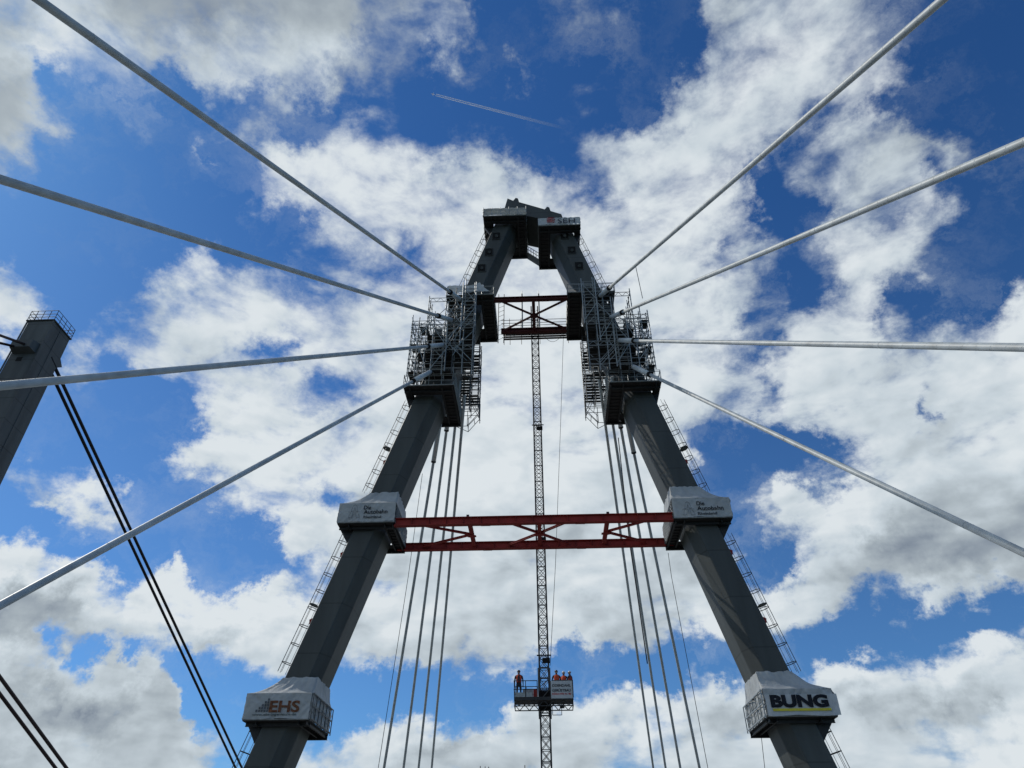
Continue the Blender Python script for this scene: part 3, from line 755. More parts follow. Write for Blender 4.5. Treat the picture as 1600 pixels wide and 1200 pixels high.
    for zl in (z0+2.6, z0+5.0, z0+5.5, z0+8.2):
        x1 = X[0] if zl < 43 else X[2]
        for y in (46.12, 53.98):
            b = MB(); n = 12; xs = [s*(x1-(x1-4.9)*i/n) for i in range(n+1)]
            for h in (0, .45): b.tube((xs[0], y, zl+h), (xs[-1], y, zl+h), .03, 5)
            for i in range(n): b.tube((xs[i], y, zl+.45*(i % 2)), (xs[i+1], y, zl+.45*((i+1) % 2)), .02, 5)
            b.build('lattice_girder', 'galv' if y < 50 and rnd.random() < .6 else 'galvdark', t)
    k_ = 0
    while k_ < 95:
        y = rnd.choice([46.2]*4+[47.0, 47.8, 52.1, 53.0, 53.9, 54.9]); i = rnd.randrange(0, 6); j = i+rnd.choice((1, 2)); zl = z0+.4+rnd.uniform(0, 8.5)
        k_ += 1
        qa, qb = zr(i, y), zr(min(j, 7), y)
        if not qa or not qb: continue
        if min(qa[1], qb[1]) < zl+1.9 or max(qa[0], qb[0]) > zl: continue
        up_ = rnd.choice((0, 1)); yy = y-.07
        a = (s*X[i], yy, zl+(2 if up_ else 0)); c = (s*X[min(j, 7)], yy, zl+(0 if up_ else 2))
        if blocked((a[0]+c[0])/2, yy, zl+1): continue
        b = MB(); b.tube(a, c, .03, 5); b.build('diagonal_brace', 'galv', t)
    for y0_ in (49.2, 50.8):    # raking tubes on the outer flank
        for x in X[:3]:
            b = MB(); b.tube((s*x, y0_-1.5, z0+1), (s*x, y0_+1.2, z0+5.5), .03, 5); b.build('diagonal_brace', 'galvdark', t)
    b = MB(); x = s*9.0; b.box((x-.04, 50.9, 42.2), (x+.55, 51.0, 46.2)); b.build('hanging_sheet', 'galvdark', t)
    b = MB()
    for y in (53.9, 54.9):
        b.tube((s*4.95, y, 38.3), (s*6.0, y, 36.9), .03, 5); b.tube((s*6.0, y, 36.9), (s*6.9, 53.2, 36.4), .03, 5); b.tube((s*5.75, y, 40), (s*4.9, y, 38.1), .03, 5); b.tube((s*4.95, y, 40), (s*4.95, y, 37.8), .035, 5)
        b.tube((s*6.0, y, 38.6), (s*6.0, y, 36.9), .03, 5); b.tube((s*4.95, y, 38.9), (s*6.0, y, 37.6), .025, 5)
    for x, z in ((4.95, 38.3), (4.95, 38.0), (6.0, 37.2), (5.4, 37.7)): b.tube((s*x, 53.9, z), (s*x, 54.9, z), .03, 5)
    b.build('hanger', 'galvdark', t)
    for i, (x, za, zc) in enumerate(((7.75, z0+.2, z0+5.6), (6.6, z0+3.0, z0+8), (5.35, z0+5.0, z0+10.4))):
        b = MB(); y = 46.0
        for dx in (-.6, .6): b.tube((s*x+dx, y, za), (s*x+dx, y, zc), .048, 6)
        n = int((zc-za)/.40)
        for j in range(n): b.tube((s*x-.6, y, za+.2+j*.40), (s*x+.6, y, za+.2+j*.40), .026, 5)
        b.tube((s*x-.6, y-.04, za+.3), (s*x+.6, y-.04, za+2.3), .03, 5); b.tube((s*x+.6, y-.04, zc-2.6), (s*x-.6, y-.04, zc-.6), .03, 5)
        b.build('ladder_frame', 'galv', t)
    if s > 0:
        b = MB(); b.tube((10.1, 46.3, 45), (9.9, 46.3, 49.4), .03, 5); b.build('tall_pole', 'galvdark', t)
scaffold(-1, 5); scaffold(1, 9)

# ---------------------------------------------------------------- caged ladders along the outer edges
def cage_ladder(s, pya, pyb, label, hoops):
    def at(py):
        f = (LEGP[s][0][1]-py)/(LEGP[s][0][1]-LEGP[s][1][1]); px = LEGP[s][0][0]+(LEGP[s][1][0]-LEGP[s][0][0])*f
        return bp(px, py, YF)
    a, c = at(pya), at(pyb)       # lower, upper on the leg edge
    a = a+Vector((s*.14, .75, 0)); c = c+Vector((s*.14, .75, 0)); d = (c-a).normalized(); Ln = (c-a).length
    out = Vector((s, 0, 0)); out = (out-d*out.dot(d)).normalized(); lat = d.cross(out).normalized()
    t = thing('caged_ladder', label, 'ladder', a, 'caged ladders along the pylon legs')
    for k_ in (-1, 1):
        b = MB(); b.tube(a+lat*.25*k_, c+lat*.25*k_, .028, 6); b.build('rail', 'galvdark', t)
    b = MB(); n = int(Ln/.3)
    for i in range(n): p = a+d*(i+.5)*.3; b.tube(p-lat*.25, p+lat*.25, .014, 5)
    b.build('rungs', 'galvdark', t)
    rr = .40
    def hp_(ang): return out*(.42-rr*math.cos(ang)*1.0)+lat*rr*math.sin(ang)
    angs = [R(50+260*i/14) for i in range(15)]
    n = hoops
    for i in range(n):
        o = a+d*(Ln*(i+.5)/n); b = MB(); b.poly_tube([o+hp_(q) for q in angs], .028, 5)
        b.tube(o+lat*.25, o+hp_(angs[0]) if (hp_(angs[0]).dot(lat) > 0) else o+hp_(angs[-1]), .022, 5); b.tube(o-lat*.25, o+hp_(angs[-1]) if (hp_(angs[0]).dot(lat) > 0) else o+hp_(angs[0]), .022, 5)
        b.build('cage_hoop', 'dark', t)
    for i in (2, 5, 7, 9, 12):
        b = MB(); b.tube(a+hp_(angs[i]), c+hp_(angs[i]), .016, 4); b.build('cage_strap', 'galvdark', t)
    if label.find('lower leg') > 0 or label.find('between the upper') > 0:
        o = a+d*(Ln*.46); b = MB(); b.prism([o+hp_(q) for q in angs], [o+hp_(q)+d*.05 for q in angs]); b.build('rest_platform', 'galvdark', t)
for s, side in ((-1, 'left'), (1, 'right')):
    cage_ladder(s, 455, 345, f'caged ladder on the outer edge of the {side} leg just under the head', 6)
    cage_ladder(s, 765, 622, f'caged ladder on the {side} leg between the upper and the middle platform', 7)
    cage_ladder(s, 1050, 832, f'caged ladder on the {side} lower leg between the middle and lowest platform', 8)
    cage_ladder(s, 1330, 1130, f'caged ladder on the {side} leg below its lowest platform', 6)

# ---------------------------------------------------------------- red frames
def chord(px0, px1, py, Y, h):
    p, q = bp(px0, py, Y), bp(px1, py, Y); z = (p.z+q.z)/2; return Vector((p.x, Y, z)), Vector((q.x, Y, z))
rf = thing('red_frame', 'long red steel frame spanning between the two middle work platforms', 'steel frame', bp(838, 830, 50), 'red frames bracing the pylon legs')
fa, fb = chord(617, 1052, 812.5, 47.9, 0)
zc_ = fa.z
RED = 'red'
def rbeam(name, p, q, w, h, par):
    b = MB(); b.hbeam(p, q, w, h, .045); p, q = Vector(p), Vector(q)
    if name == 'chord':      # web stiffeners and splice plates welded to the chord
        n = int((q-p).length/1.25)
        for i in range(1, n):
            c = p.lerp(q, i/n); b.box((c.x-.012, c.y-w/2+.01, c.z-h/2+.05), (c.x+.012, c.y+w/2-.01, c.z+h/2-.05))
        for f_ in (.33, .67):
            c = p.lerp(q, f_); b.box((c.x-.35, c.y-w/2+.02, c.z-h/2-.03), (c.x+.35, c.y+w/2-.02, c.z-h/2-.003))
            for i in range(6):
                for dy in (-.12, .12): b.tube((c.x-.28+.11*i, c.y+dy, c.z-h/2-.05), (c.x-.28+.11*i, c.y+dy, c.z-h/2-.03), .02, 6)
    return b.build(name, RED, par)
def gusset(x, y, z, par, r=.3): b = MB(); b.prism([Vector((x+r*math.cos(t)*1.3, y+r*math.sin(t), z-.125)) for t in [R(30+60*i) for i in range(6)]], [Vector((x+r*math.cos(t)*1.3, y+r*math.sin(t), z-.105)) for t in [R(30+60*i) for i in range(6)]]); b.build('gusset_plate', RED, par)
Yr_ = 52.4
ra, rb = bp(622, 849, Yr_), bp(1052, 849, Yr_); ra.z = rb.z = zc_
rbeam('chord', fa, fb, .42, .60, rf); rbeam('chord', ra, rb, .42, .60, rf)
xc = .38
for px in (736.5,):
    xl = bp(733, 818, 47.9).x; xr = bp(950, 818, 47.9).x
for x in (xl, xc, xr): rbeam('strut', (x, 48.1, zc_), (x, 52.2, zc_), .3, .3, rf)
for x0, x1 in ((fa.x+1.5, xl), (xl+.6+2.2, xc), (xr-.6-2.2, xc), (fb.x-1.5, xr)):
    for yy in (48.1, 52.2): rbeam('diagonal', (x0, yy, zc_-.02), (x1, 50.15, zc_-.02), .16, .16, rf)
for x in (xl, xc, xr): gusset(x, 50.15, zc_-.06, rf)
for px in (731, 950):
    q = bp(px, 806, 47.9); b = MB(); b.box((q.x-.1, 47.8, zc_+.3), (q.x+.1, 48, zc_+.5)); b.build('bolt_lug', 'dark', rf)
RED = 'redtop'
rf = thing('red_frame', 'short red steel frame with crossed diagonals between the upper platforms', 'steel frame', bp(835, 490, 50), 'red frames bracing the pylon legs')
fa, fb = chord(772, 892, 467, 47.9, 0); zc_ = fa.z
ra, rb = fa+Vector((0, 4.5, 0)), fb+Vector((0, 4.5, 0))
rbeam('chord', fa, fb, .42, .36, rf); rbeam('chord', ra+Vector((.4, 0, 0)), rb, .42, .44, rf)
xm = bp(834, 491, 50.1).x
rbeam('strut', (xm, 48.1, zc_), (xm, 52.2, zc_), .3, .3, rf)
for x0 in (fa.x+.7, fb.x-.4):
    for yy in (48.1, 52.2): rbeam('diagonal', (x0, yy, zc_-.02), (xm, 50.15, zc_-.02), .15, .15, rf)
gusset(xm, 50.15, zc_-.06, rf, .32)
# tube walkway behind the upper frame
wk = thing('walkway', 'tube scaffold walkway lying behind the upper red frame', 'walkway', Vector((0, 53.4, zc_+.2)), None)
b = MB(); x0, x1 = fa.x+.6, fb.x-.1
for j in range(4):
    y = 52.9+.33*j; b.box((x0, y, zc_+.30), (x1, y+.22, zc_+.36))
b.build('planks', 'plank', wk)
b = MB()
for y, hs in ((52.8, (.45, 1.1, 1.5)), (54.2, (.45, .9, 1.2, 2.0))):
    for h in hs: b.tube((x0-.2, y, zc_+.3+h), (x1, y, zc_+.3+h), .03, 5)
    for x in (x0, x0+.6, xm-1.3, xm+.55, x1): b.tube((x, y, zc_-.2), (x, y, zc_+2.0), .035, 5)
b.build('guard_rail', 'galvdark', wk)
b = MB()
for px, py0, py1 in ((783, 448, 535), ):
    for dx in (0, .55):
        p, q = bp(px, py0, 52.4), bp(px, py1, 52.4); b.tube((q.x+dx-.3, 52.5, q.z), (q.x+dx-.3, 52.5, p.z-1.0), .04, 6)
    for i in range(9): b.tube((q.x-.3, 52.5, q.z+.4+i*.6), (q.x+.25, 52.5, q.z+.7+i*.6), .022, 4)
b.build('end_frame', 'galvdark', wk)
b = MB(); p = bp(790, 519, 52.4); w_ = .82
for dx in (0, w_): b.tube((p.x+dx, 52.6, p.z-.5), (p.x+dx, 52.6, p.z+.7), .035, 5)
for dz in (-.15, .1): b.tube((p.x, 52.6, p.z+dz), (p.x+w_, 52.6, p.z+dz), .035, 5)
b.build('hanging_step', 'galvdark', wk)

# ---------------------------------------------------------------- climbing mast and lift
MX, MY = .44, 53.5
ms = thing('climbing_mast', 'slender lattice mast rising vertically between the pylon legs', 'lattice mast', (MX, MY, 0), None)
hw = .33
zt_ = bp(838, 482, MY).z
q0 = [(-hw, -hw), (hw, -hw), (hw, hw), (-hw, hw)]
for dx, dy in q0: b = MB(); b.tube((MX+dx, MY+dy, 0), (MX+dx, MY+dy, zt_), .058, 8); b.build('mast_tube', 'dark', ms)
b = MB(); z = 0.2; k_ = 0; st = .76
rg = MB()
while z+st < zt_:
    for i in range(4):
        p, q = q0[i], q0[(i+1) % 4]
        rg.tube((MX+p[0], MY+p[1], z), (MX+q[0], MY+q[1], z), .026, 4)
        if i in (0, 2): 
            b.tube((MX+p[0], MY+p[1], z), (MX+q[0], MY+q[1], z+st), .022, 4); b.tube((MX+q[0], MY+q[1], z), (MX+p[0], MY+p[1], z+st), .022, 4)
        elif k_ % 2: b.tube((MX+p[0], MY+p[1], z), (MX+q[0], MY+q[1], z+st), .020, 4)
    if k_ % 2 == 0: rg.box((MX-hw, MY-hw-.03, z-.035), (MX+hw, MY-hw+.01, z+.045))
    z += st; k_ += 1
b.add(rg.v, rg.f); b.build('lattice_bracing', 'dark', ms)
for py in (845, 672, 1033):
    q = bp(845, py, MY); b = MB(); b.box((MX-.1, MY-.5, q.z-.25), (MX+.45, MY-.36, q.z+.1)); b.tube((MX-.5, MY-.4, q.z+.3), (MX+.55, MY-.4, q.z+.3), .05, 6); b.build('mast_tie', 'black', ms)
b = MB()
for px in (815.5, 841.5):
    p, q = bp(px, 462, 52.6), bp(px, 513, 52.6)
    b.tube((p.x, 52.6, q.z), (p.x, 52.6, p.z+.25), .075, 8); b.tube((p.x, 52.6, p.z+.25), (p.x, 52.6, p.z+.65), .03, 6)
b.build('top_post', 'galv', ms)
# lift platform
MYf = MY-1.25
zd = bp(804, 1099, MYf-.3).z+.22
xl, xr = bp(804, 1095, MYf).x, bp(895.5, 1095, MYf).x
lf = thing('lift_platform', 'grey mast lift platform with railings and a white lettered sign, carrying four workers', 'work lift', ((xl+xr)/2, MYf, zd), None)
y0, y1 = MYf-.9, MYf+.75
b = MB(); b.box((xl, y0, zd-.10), (xr, y1, zd+.0)); b.build('lift_deck', 'dark', lf)
b = MB(); b.box((xl, y0-.02, zd-.16), (xr, y0+.05, zd+.05)); b.build('toe_board', 'dark', lf)
b = MB()
for y in (y0+.1, y1-.1):
    b.bar((xl, y, zd-.50), (xr, y, zd-.50), .06, .06)
    n = 12; xs = [xl+(xr-xl)*i/n for i in range(n+1)]
    for i in range(n): b.bar((xs[i], y, zd-.50 if i % 2 else zd-.12), (xs[i+1], y, zd-.12 if i % 2 else zd-.50), .05, .05)
    for x in (xl+.03, xr-.03): b.bar((x, y, zd-.50), (x, y, zd-.1), .04, .04)
for x in (xl+.03, xr-.03): b.bar((x, y0+.1, zd-.50), (x, y1-.1, zd-.50), .05, .05)
b.build('lattice_girder', 'dark', lf)
b = MB(); cxl, cxr = MX-.5, MX+.5
for x0, x1 in ((xl, cxl), (cxr, xr)):
    for h in (.55, 1.1): b.tube((x0, y0, zd+h), (x1, y0, zd+h), .028, 6); b.tube((x0, y1, zd+h), (x1, y1, zd+h), .028, 6)
    for x in (x0+.02, (x0+x1)/2, x1): b.tube((x, y0, zd), (x, y0, zd+1.12), .026, 6); b.tube((x, y1, zd), (x, y1, zd+1.12), .026, 6)
for x in (xl, xr):
    for h in (.55, 1.1): b.tube((x, y0, zd+h), (x, y1, zd+h), .028, 6)
b.build('guard_rail', 'dark', lf)
b = MB(); b.box((xl+.55, y1-.3, zd+.1), (xl+1.3, y1-.2, zd+.85)); b.build('side_panel', 'galv', lf)
b = MB(); b.box((xl+.05, y0+.06, zd+.02), (cxl-.35, y0+.09, zd+.36)); b.build('kick_panel', 'galv', lf)
b = MB()
for dx in (-.42, .42):
    for dy in (-.5, .5): b.bar((MX+dx, MY+dy-.35, zd-.9), (MX+dx, MY+dy-.35, zd+2.25), .07, .07)
for h in (-.9, 0, .9, 1.6, 2.25): b.bar((MX-.42, MY-.85, zd+h), (MX+.42, MY-.85, zd+h), .05, .06)
for a, c in (((-.42, 0), (.42, .9)), ((-.42, -.9), (.42, 0)), ((.42, 1.6), (-.42, .9))): b.bar((MX+a[0], MY-.85, zd+a[1]), (MX+c[0], MY-.85, zd+c[1]), .04, .05)
b.build('drive_cage', 'galvdark', lf)
b = MB(); b.box((MX-.4, MY-.6, zd-.5), (MX+.4, MY-.42, zd+.8)); b.build('drive_unit', 'black', lf)
b = MB(); b.box((MX-.78, MY-1.3, zd+.25), (MX-.5, MY-1.0, zd+.75)); b.box((MX-.74, MY-1.3, zd), (MX-.54, MY-1.05, zd+.2)); b.build('control_box', 'red', lf)
b = MB(); q = bp(868, 1116, MYf)
for p, q_ in (((.0, 0), (0, .9)), ((.62, 0), (.62, .9)), ((0, 0), (.62, 0)), ((0, .75), (.62, .75))): b.tube((q.x-.2+p[0], y0+.3, zd-1.05+p[1]), (q.x-.2+q_[0], y0+.3, zd-1.05+q_[1]), .022, 5)
b.box((q.x+.3, y0+.2, zd-.6), (q.x+.62, y0+.5, zd-.42))
b.build('hanging_step', 'dark', lf)
sx0, sx1 = bp(861, 1080, y0-.05).x, bp(894.5, 1080, y0-.05).x; sz0, sz1 = bp(861, 1091.5, y0-.05).z, bp(861, 1064, y0-.05).z
b = MB(); b.box((sx0, y0-.075, sz0), (sx1, y0-.045, sz1)); sg_ = b.build('sign_board', 'banner', lf)
wd = sx1-sx0; hh = sz1-sz0
lettering('ODENDAHL', 'lettering', sx0+.05*wd, y0-.082, sz0+.66*hh, .235, 'ink', sg_, width=.88*wd, bold=.008)
lettering('GERÜSTBAU', 'lettering', sx0+.05*wd, y0-.082, sz0+.385*hh, .225, 'ink', sg_, width=.88*wd, bold=.008)
lettering('KÖLN 970 41 90', 'lettering', sx0+.05*wd, y0-.082, sz0+.2*hh, .17, 'inkred', sg_, width=.88*wd, bold=.006)

# ---------------------------------------------------------------- workers
def body_mesh(joints, edges, name, m, parent, sub=2, **tg):
    """one continuous skinned surface grown from a joint graph"""
    me = bpy.data.meshes.new(name); me.from_pydata([j[0] for j in joints], edges, [])
    o = bpy.data.objects.new(name, me); COL.objects.link(o)
    sk = o.modifiers.new('s', 'SKIN'); sk.use_smooth_shade = True
    if not me.skin_vertices: return None
    for sv, j in zip(me.skin_vertices[0].data, joints): sv.radius = j[1] if isinstance(j[1], tuple) else (j[1], j[1])
    me.skin_vertices[0].data[0].use_root = True
    ss = o.modifiers.new('u', 'SUBSURF'); ss.levels = sub; ss.render_levels = sub
    dg = bpy.context.evaluated_depsgraph_get(); dg.update()
    nm = bpy.data.meshes.new_from_object(o.evaluated_get(dg))
    bpy.data.objects.remove(o)
    vs = [v_.co.copy() for v_ in nm.vertices]; fs = [tuple(p.vertices) for p in nm.polygons]
    return vs, fs
def ellipsoid(b, c, rx, ry, rz, z0=-1, n=14, mrows=9):
    n0 = len(b.v)
    for j in range(mrows+1):
        ph = math.asin(z0)+(math.pi/2-math.asin(z0))*j/mrows if z0 > -1 else -math.pi/2+math.pi*j/mrows
        for i in range(n):
            a = 2*math.pi*i/n; b.v.append(Vector((c[0]+rx*math.cos(ph)*math.cos(a), c[1]+ry*math.cos(ph)*math.sin(a), c[2]+rz*math.sin(ph))))
    for j in range(mrows):
        for i in range(n): p = n0+j*n+i; q = n0+j*n+(i+1) % n; b.f.append((p, q, q+n, p+n))
def person(x, y, z, face, label, helmet, lean=0, arms='down', h=1.78, group='workers on the lift platform', vest='vest'):
    """face: heading in degrees, 0 looks towards +Y (away from the camera)"""
    t = thing('person', label, 'person', (x, y, z), group)
    k_ = h/1.78; rot = Matrix.Rotation(R(face), 3, 'Z')
    def P(a, b_, c): return rot @ Vector((a*k_, b_*k_, c*k_)) + Vector((x, y, z))
    J = [(P(0, 0, .94), (.15*k_, .11*k_)), (P(0, .0, 1.10), (.14*k_, .10*k_)), (P(0, lean*.5, 1.28), (.17*k_, .11*k_)), (P(0, lean, 1.43), (.15*k_, .09*k_)), (P(0, lean+.01, 1.52), .055*k_), (P(0, lean+.03, 1.60), .075*k_), (P(0, lean+.03, 1.68), (.078*k_, .095*k_))]
    E = [(i, i+1) for i in range(6)]
    for sgn in (-1, 1):
        n = len(J); J += [(P(.10*sgn, 0, .86), .095*k_), (P(.12*sgn, .02, .48), .062*k_), (P(.13*sgn, -.02, .09), .045*k_), (P(.13*sgn, .14, .05), .04*k_)]
        E += [(0, n), (n, n+1), (n+1, n+2), (n+2, n+3)]
        n = len(J)
        if arms == 'rail': pts = [(.22*sgn, lean, 1.40), (.30*sgn, lean+.08, 1.14), (.30*sgn, lean+.30, 1.13)]; hd = (0, 1, 0)
        else: pts = [(.22*sgn, lean, 1.40), (.27*sgn, lean-.01, 1.12), (.28*sgn, lean+.07, .88)]; hd = (0, .25, -.97)
        for q_, r_ in zip(pts, (.062, .045, .032)): J.append((P(*q_), r_*k_))
        E += [(3, n), (n, n+1), (n+1, n+2)]
        hv = Vector(hd); w_ = n+2; base = Vector(pts[-1]); J.append((P(*(base+hv*.07)), (.036*k_, .02*k_))); E.append((w_, len(J)-1)); palm = len(J)-1
        side_v = Vector((1, 0, 0)) if abs(hv.x) < .5 else Vector((0, 1, 0))
        for fi, (off, ln) in enumerate(((-.030, .070), (-.010, .080), (.010, .076), (.030, .060))):
            J.append((P(*(base+hv*.10+side_v*off)), .0095*k_)); J.append((P(*(base+hv*(.10+ln*.6)+side_v*off+Vector((0, 0, -.02)))), .008*k_))
            E += [(palm, len(J)-2), (len(J)-2, len(J)-1)]
        J.append((P(*(base+hv*.05-side_v*sgn*.05)), .010*k_)); J.append((P(*(base+hv*.09-side_v*sgn*.06)), .009*k_)); E += [(palm, len(J)-2), (len(J)-2, len(J)-1)]
    r_ = body_mesh(J, E, 'body', 'clothes', t, 1)
    b = MB()
    if r_: b.v, b.f = r_
    b.build('body', 'clothes', t, True)
    # hi-vis vest following the torso
    b = MB(); n = 20; rows = [(1.00, .175, .135, 0), (1.12, .17, .13, .02), (1.26, .195, .14, .5), (1.38, .20, .135, .8), (1.45, .155, .115, 1), (1.49, .09, .08, 1)]
    for zz, rx, ry, lf_ in rows:
        for i in range(n): a = 2*math.pi*i/n; b.v.append(P(rx*math.cos(a), lean*lf_+ry*math.sin(a), zz))
    for j in range(len(rows)-1):
        for i in range(n):
            if i in (14, 15) and face < 90 and False: continue
            b.f.append((j*n+i, j*n+(i+1) % n, (j+1)*n+(i+1) % n, (j+1)*n+i))
    b.build('safety_vest', vest, t, True)
    if vest == 'vest' and arms == 'down':
        b = MB(); ellipsoid(b, P(0, lean*.5-.135, 1.24), .085, .03, .25, n=12, mrows=8); b.build('dark_back_panel', 'clothes', t, True)
    # face: nose, eyes and mouth hints, ears, then the helmet
    b = MB(); c = P(0, lean+.035, 1.645); ellipsoid(b, c, .078*k_, .092*k_, .115*k_)
    c2 = P(0, lean+.13, 1.63); ellipsoid(b, c2, .014, .02, .022, n=8, mrows=5)
    for e_ in (-.08, .08): ellipsoid(b, P(e_, lean+.03, 1.64), .012, .02, .03, n=8, mrows=5)
    b.build('face', 'skin', t, True)
    b = MB(); 
    for e_ in (-.03, .03): ellipsoid(b, P(e_, lean+.118, 1.66), .011, .011, .007, n=8, mrows=4)
    ellipsoid(b, P(0, lean+.118, 1.585), .024, .01, .006, n=8, mrows=4); b.build('eyes_and_mouth', 'clothes', t)
    b = MB(); c = P(0, lean+.025, 1.69); ellipsoid(b, c, .115*k_, .135*k_, .115*k_, z0=-.05)
    bc = P(0, lean+.10, 1.69); ellipsoid(b, bc, .09*k_, .11*k_, .014*k_)
    b.build('helmet', helmet, t, True)
hgt = zd+.0
person(bp(811, 1085, y0+.55).x, y0+.30, hgt, 0, 'worker standing alone at the left end of the lift, orange vest', 'helmd', 0, 'down', 1.88)
person(bp(869.5, 1062, MYf).x, y0+.30, hgt, 5, 'worker in a bright orange vest with dark helmet, the nearest behind the white sign', 'helmd', .05, 'rail', 1.86)
person(bp(880, 1062, MYf+.3).x, y0+.55, hgt, -20, 'worker with grey helmet between two others behind the sign', 'helmw', .05, 'rail', 1.84)
person(bp(891, 1062, MYf+.2).x, y0+.38, hgt, 60, 'worker with pale striped helmet at the right end of the lift', 'helmw', .03, 'rail', 1.80, vest='vestdark')

# ---------------------------------------------------------------- ropes
def rope(label, pts, r=.016, m='black', cat='rope', name='hoist_rope'):
    b = MB(); b.poly_tube(pts, r, 5); o = b.build(name, m, None); tag(o, label, cat)
rope('thin steel rope running down beside the right of the climbing mast to the lift', [bp(880.5, 518, 54), bp(876, 660, 54), bp(868, 880, 53.9), bp(859.5, 1040, 53.4)], .02)
lp = [bp(846+35*i/12, 518+16*(1-((i-6)/6)**2), 53.2) for i in range(13)]
rope('slack loop of thin cable hanging under the upper red frame', lp, .018, cat='cable', name='slack_cable')
rope('thin hanging rope left of the left far stay cables', [bp(660, 740, 54), bp(638, 900, 54), bp(591, 1200, 54)], .022)
rope('thin hanging rope right of the right far stay cables', [bp(1044, 864, 54), bp(1049, 900, 54), bp(1106, 1200, 54)], .022)
rope('short thin rope hanging below the lowest right work platform', [bp(1189, 1146, 51.8), bp(1196, 1210, 51.8)], .02)
rope('dark rope hanging between the right far stay cables', [bp(966, 684, 54.6), bp(984, 850, 54.6), bp(994.5, 920, 54.6), bp(1011.5, 1037, 54.6)], .045)

# ---------------------------------------------------------------- old bridge pylon on the left
OX, OY = -40.0, 42.7
C1 = bx(84, 501, OX); zt = C1.z
w_ = 2.25; dpt = 2.45
op = thing('old_pylon', 'weathered grey box-shaped old pylon with a railed top, at the left edge', 'pylon', (OX-w_/2, OY+dpt/2, -.5), None)
tp_ = .0   # slight taper downwards
b = MB(); wb, db = w_+.55, dpt+.15
cx, cy = OX-w_/2, OY+dpt/2
ch = .1
def oring(z, w__, d__): 
    a, c = w__/2, d__/2
    return [Vector((cx-a, cy-c+ch, z)), Vector((cx-a+ch, cy-c, z)), Vector((cx+a-ch, cy-c, z)), Vector((cx+a, cy-c+ch, z)), Vector((cx+a, cy+c, z)), Vector((cx-a, cy+c, z))]
b.prism(oring(-.5, wb, db), oring(zt, w_, dpt)); b.build('shaft', 'old', op)
b = MB()   # corner edge plates and side seam
for (ax, ay) in ((cx+w_/2+.0, cy-dpt/2-.0),):
    b.bar((cx+wb/2+.005, cy-db/2-.005, -.5), (cx+w_/2+.005, cy-dpt/2-.005, zt), .1, .1)
b.bar((cx+wb/2+.01, cy-.1, -.5), (cx+w_/2+.01, cy-.1, zt), .05, .05)
b.bar((cx-wb/2, cy-db/2-.01, -.5), (cx-w_/2, cy-dpt/2-.01, zt), .12, .06)
b.build('edge_plates', 'old', op)
b = MB(); b.box((cx-w_/2-.1, cy-dpt/2-.1, zt), (cx+w_/2+.1, cy+dpt/2+.1, zt+.1)); b.build('top_plate', 'dark', op)
b = MB(); x0, x1, ya, yb = cx-w_/2-.05, cx+w_/2+.05, cy-dpt/2-.05, cy+dpt/2+.05
rails(b, x0, x1, ya, yb, zt+.1, hs=(.3, .62, 1.0), step=.62, r=.026, top=1.0); b.build('guard_rail', 'dark', op)
q0 = bp(20, 553, OY-.6); q1 = bp(62, 528, OY-.6)
bxz0, bxz1 = bx(62, 548, cx+w_/2-.25).z, bx(62, 530, cx+w_/2-.25).z
sad_x0, sad_x1 = cx-w_/2+.25, cx+w_/2-.1
zs_ = zt-2.55
b = MB(); b.prism([Vector((sad_x0, OY-.02, zs_-1.0)), Vector((sad_x1, OY-.02, zs_-1.0)), Vector((sad_x1, OY-.02, zs_)), Vector((sad_x0, OY-.02, zs_))],
                  [Vector((sad_x0+.1, OY-.75, zs_-.85)), Vector((sad_x1-.15, OY-.75, zs_-.85)), Vector((sad_x1-.15, OY-.75, zs_-.1)), Vector((sad_x0+.1, OY-.75, zs_-.1))])
b.build('cable_saddle', 'old', op)
b = MB(); b.box((cx-.35, OY-.03, zs_-1.75), (cx+.1, OY-.005, zs_-1.35)); b.build('small_hatch', 'black', op)
b = MB(); p = bx(97, 572, OX); b.prism([Vector((OX-.8, cy+dpt/2, p.z+.6)), Vector((OX-.8, cy+dpt/2+.7, p.z)), Vector((OX-.8, cy+dpt/2, p.z-.6))], [Vector((OX-.1, cy+dpt/2, p.z+.6)), Vector((OX-.1, cy+dpt/2+.7, p.z)), Vector((OX-.1, cy+dpt/2, p.z-.6))]); b.build('rear_saddle', 'old', op)
GC_ = 'paired cables of the old bridge'
def oldcable(name_l, p, q, r, m, ext=0, X=-40.6):
    a, c = bx(*p, X), bx(*q, X); d = (c-a).normalized()
    b = MB(); b.rod(a-d*1.6*(ext > 20), c+d*ext, r, 14); o = b.build('old_cable', m, None, True); tag(o, name_l, 'cable', GC_)
oldcable('black cable falling from behind the old pylon, left one of the pair', (84, 592), (368, 1200), .14, 'oldcable', 25, -40.9)
oldcable('black cable falling from behind the old pylon, right one of the pair', (90, 583), (378, 1200), .14, 'oldcable', 25, -40.1)
oldcable('dark reddish cable crossing the bottom left corner, lower one of the pair', (-60, 1005), (89, 1203), .13, 'rust', 12, -40.9)
oldcable('dark reddish cable crossing the bottom left corner, upper one of the pair', (-60, 976), (106, 1203), .13, 'rust', 12, -40.1)
Sx = -41.0
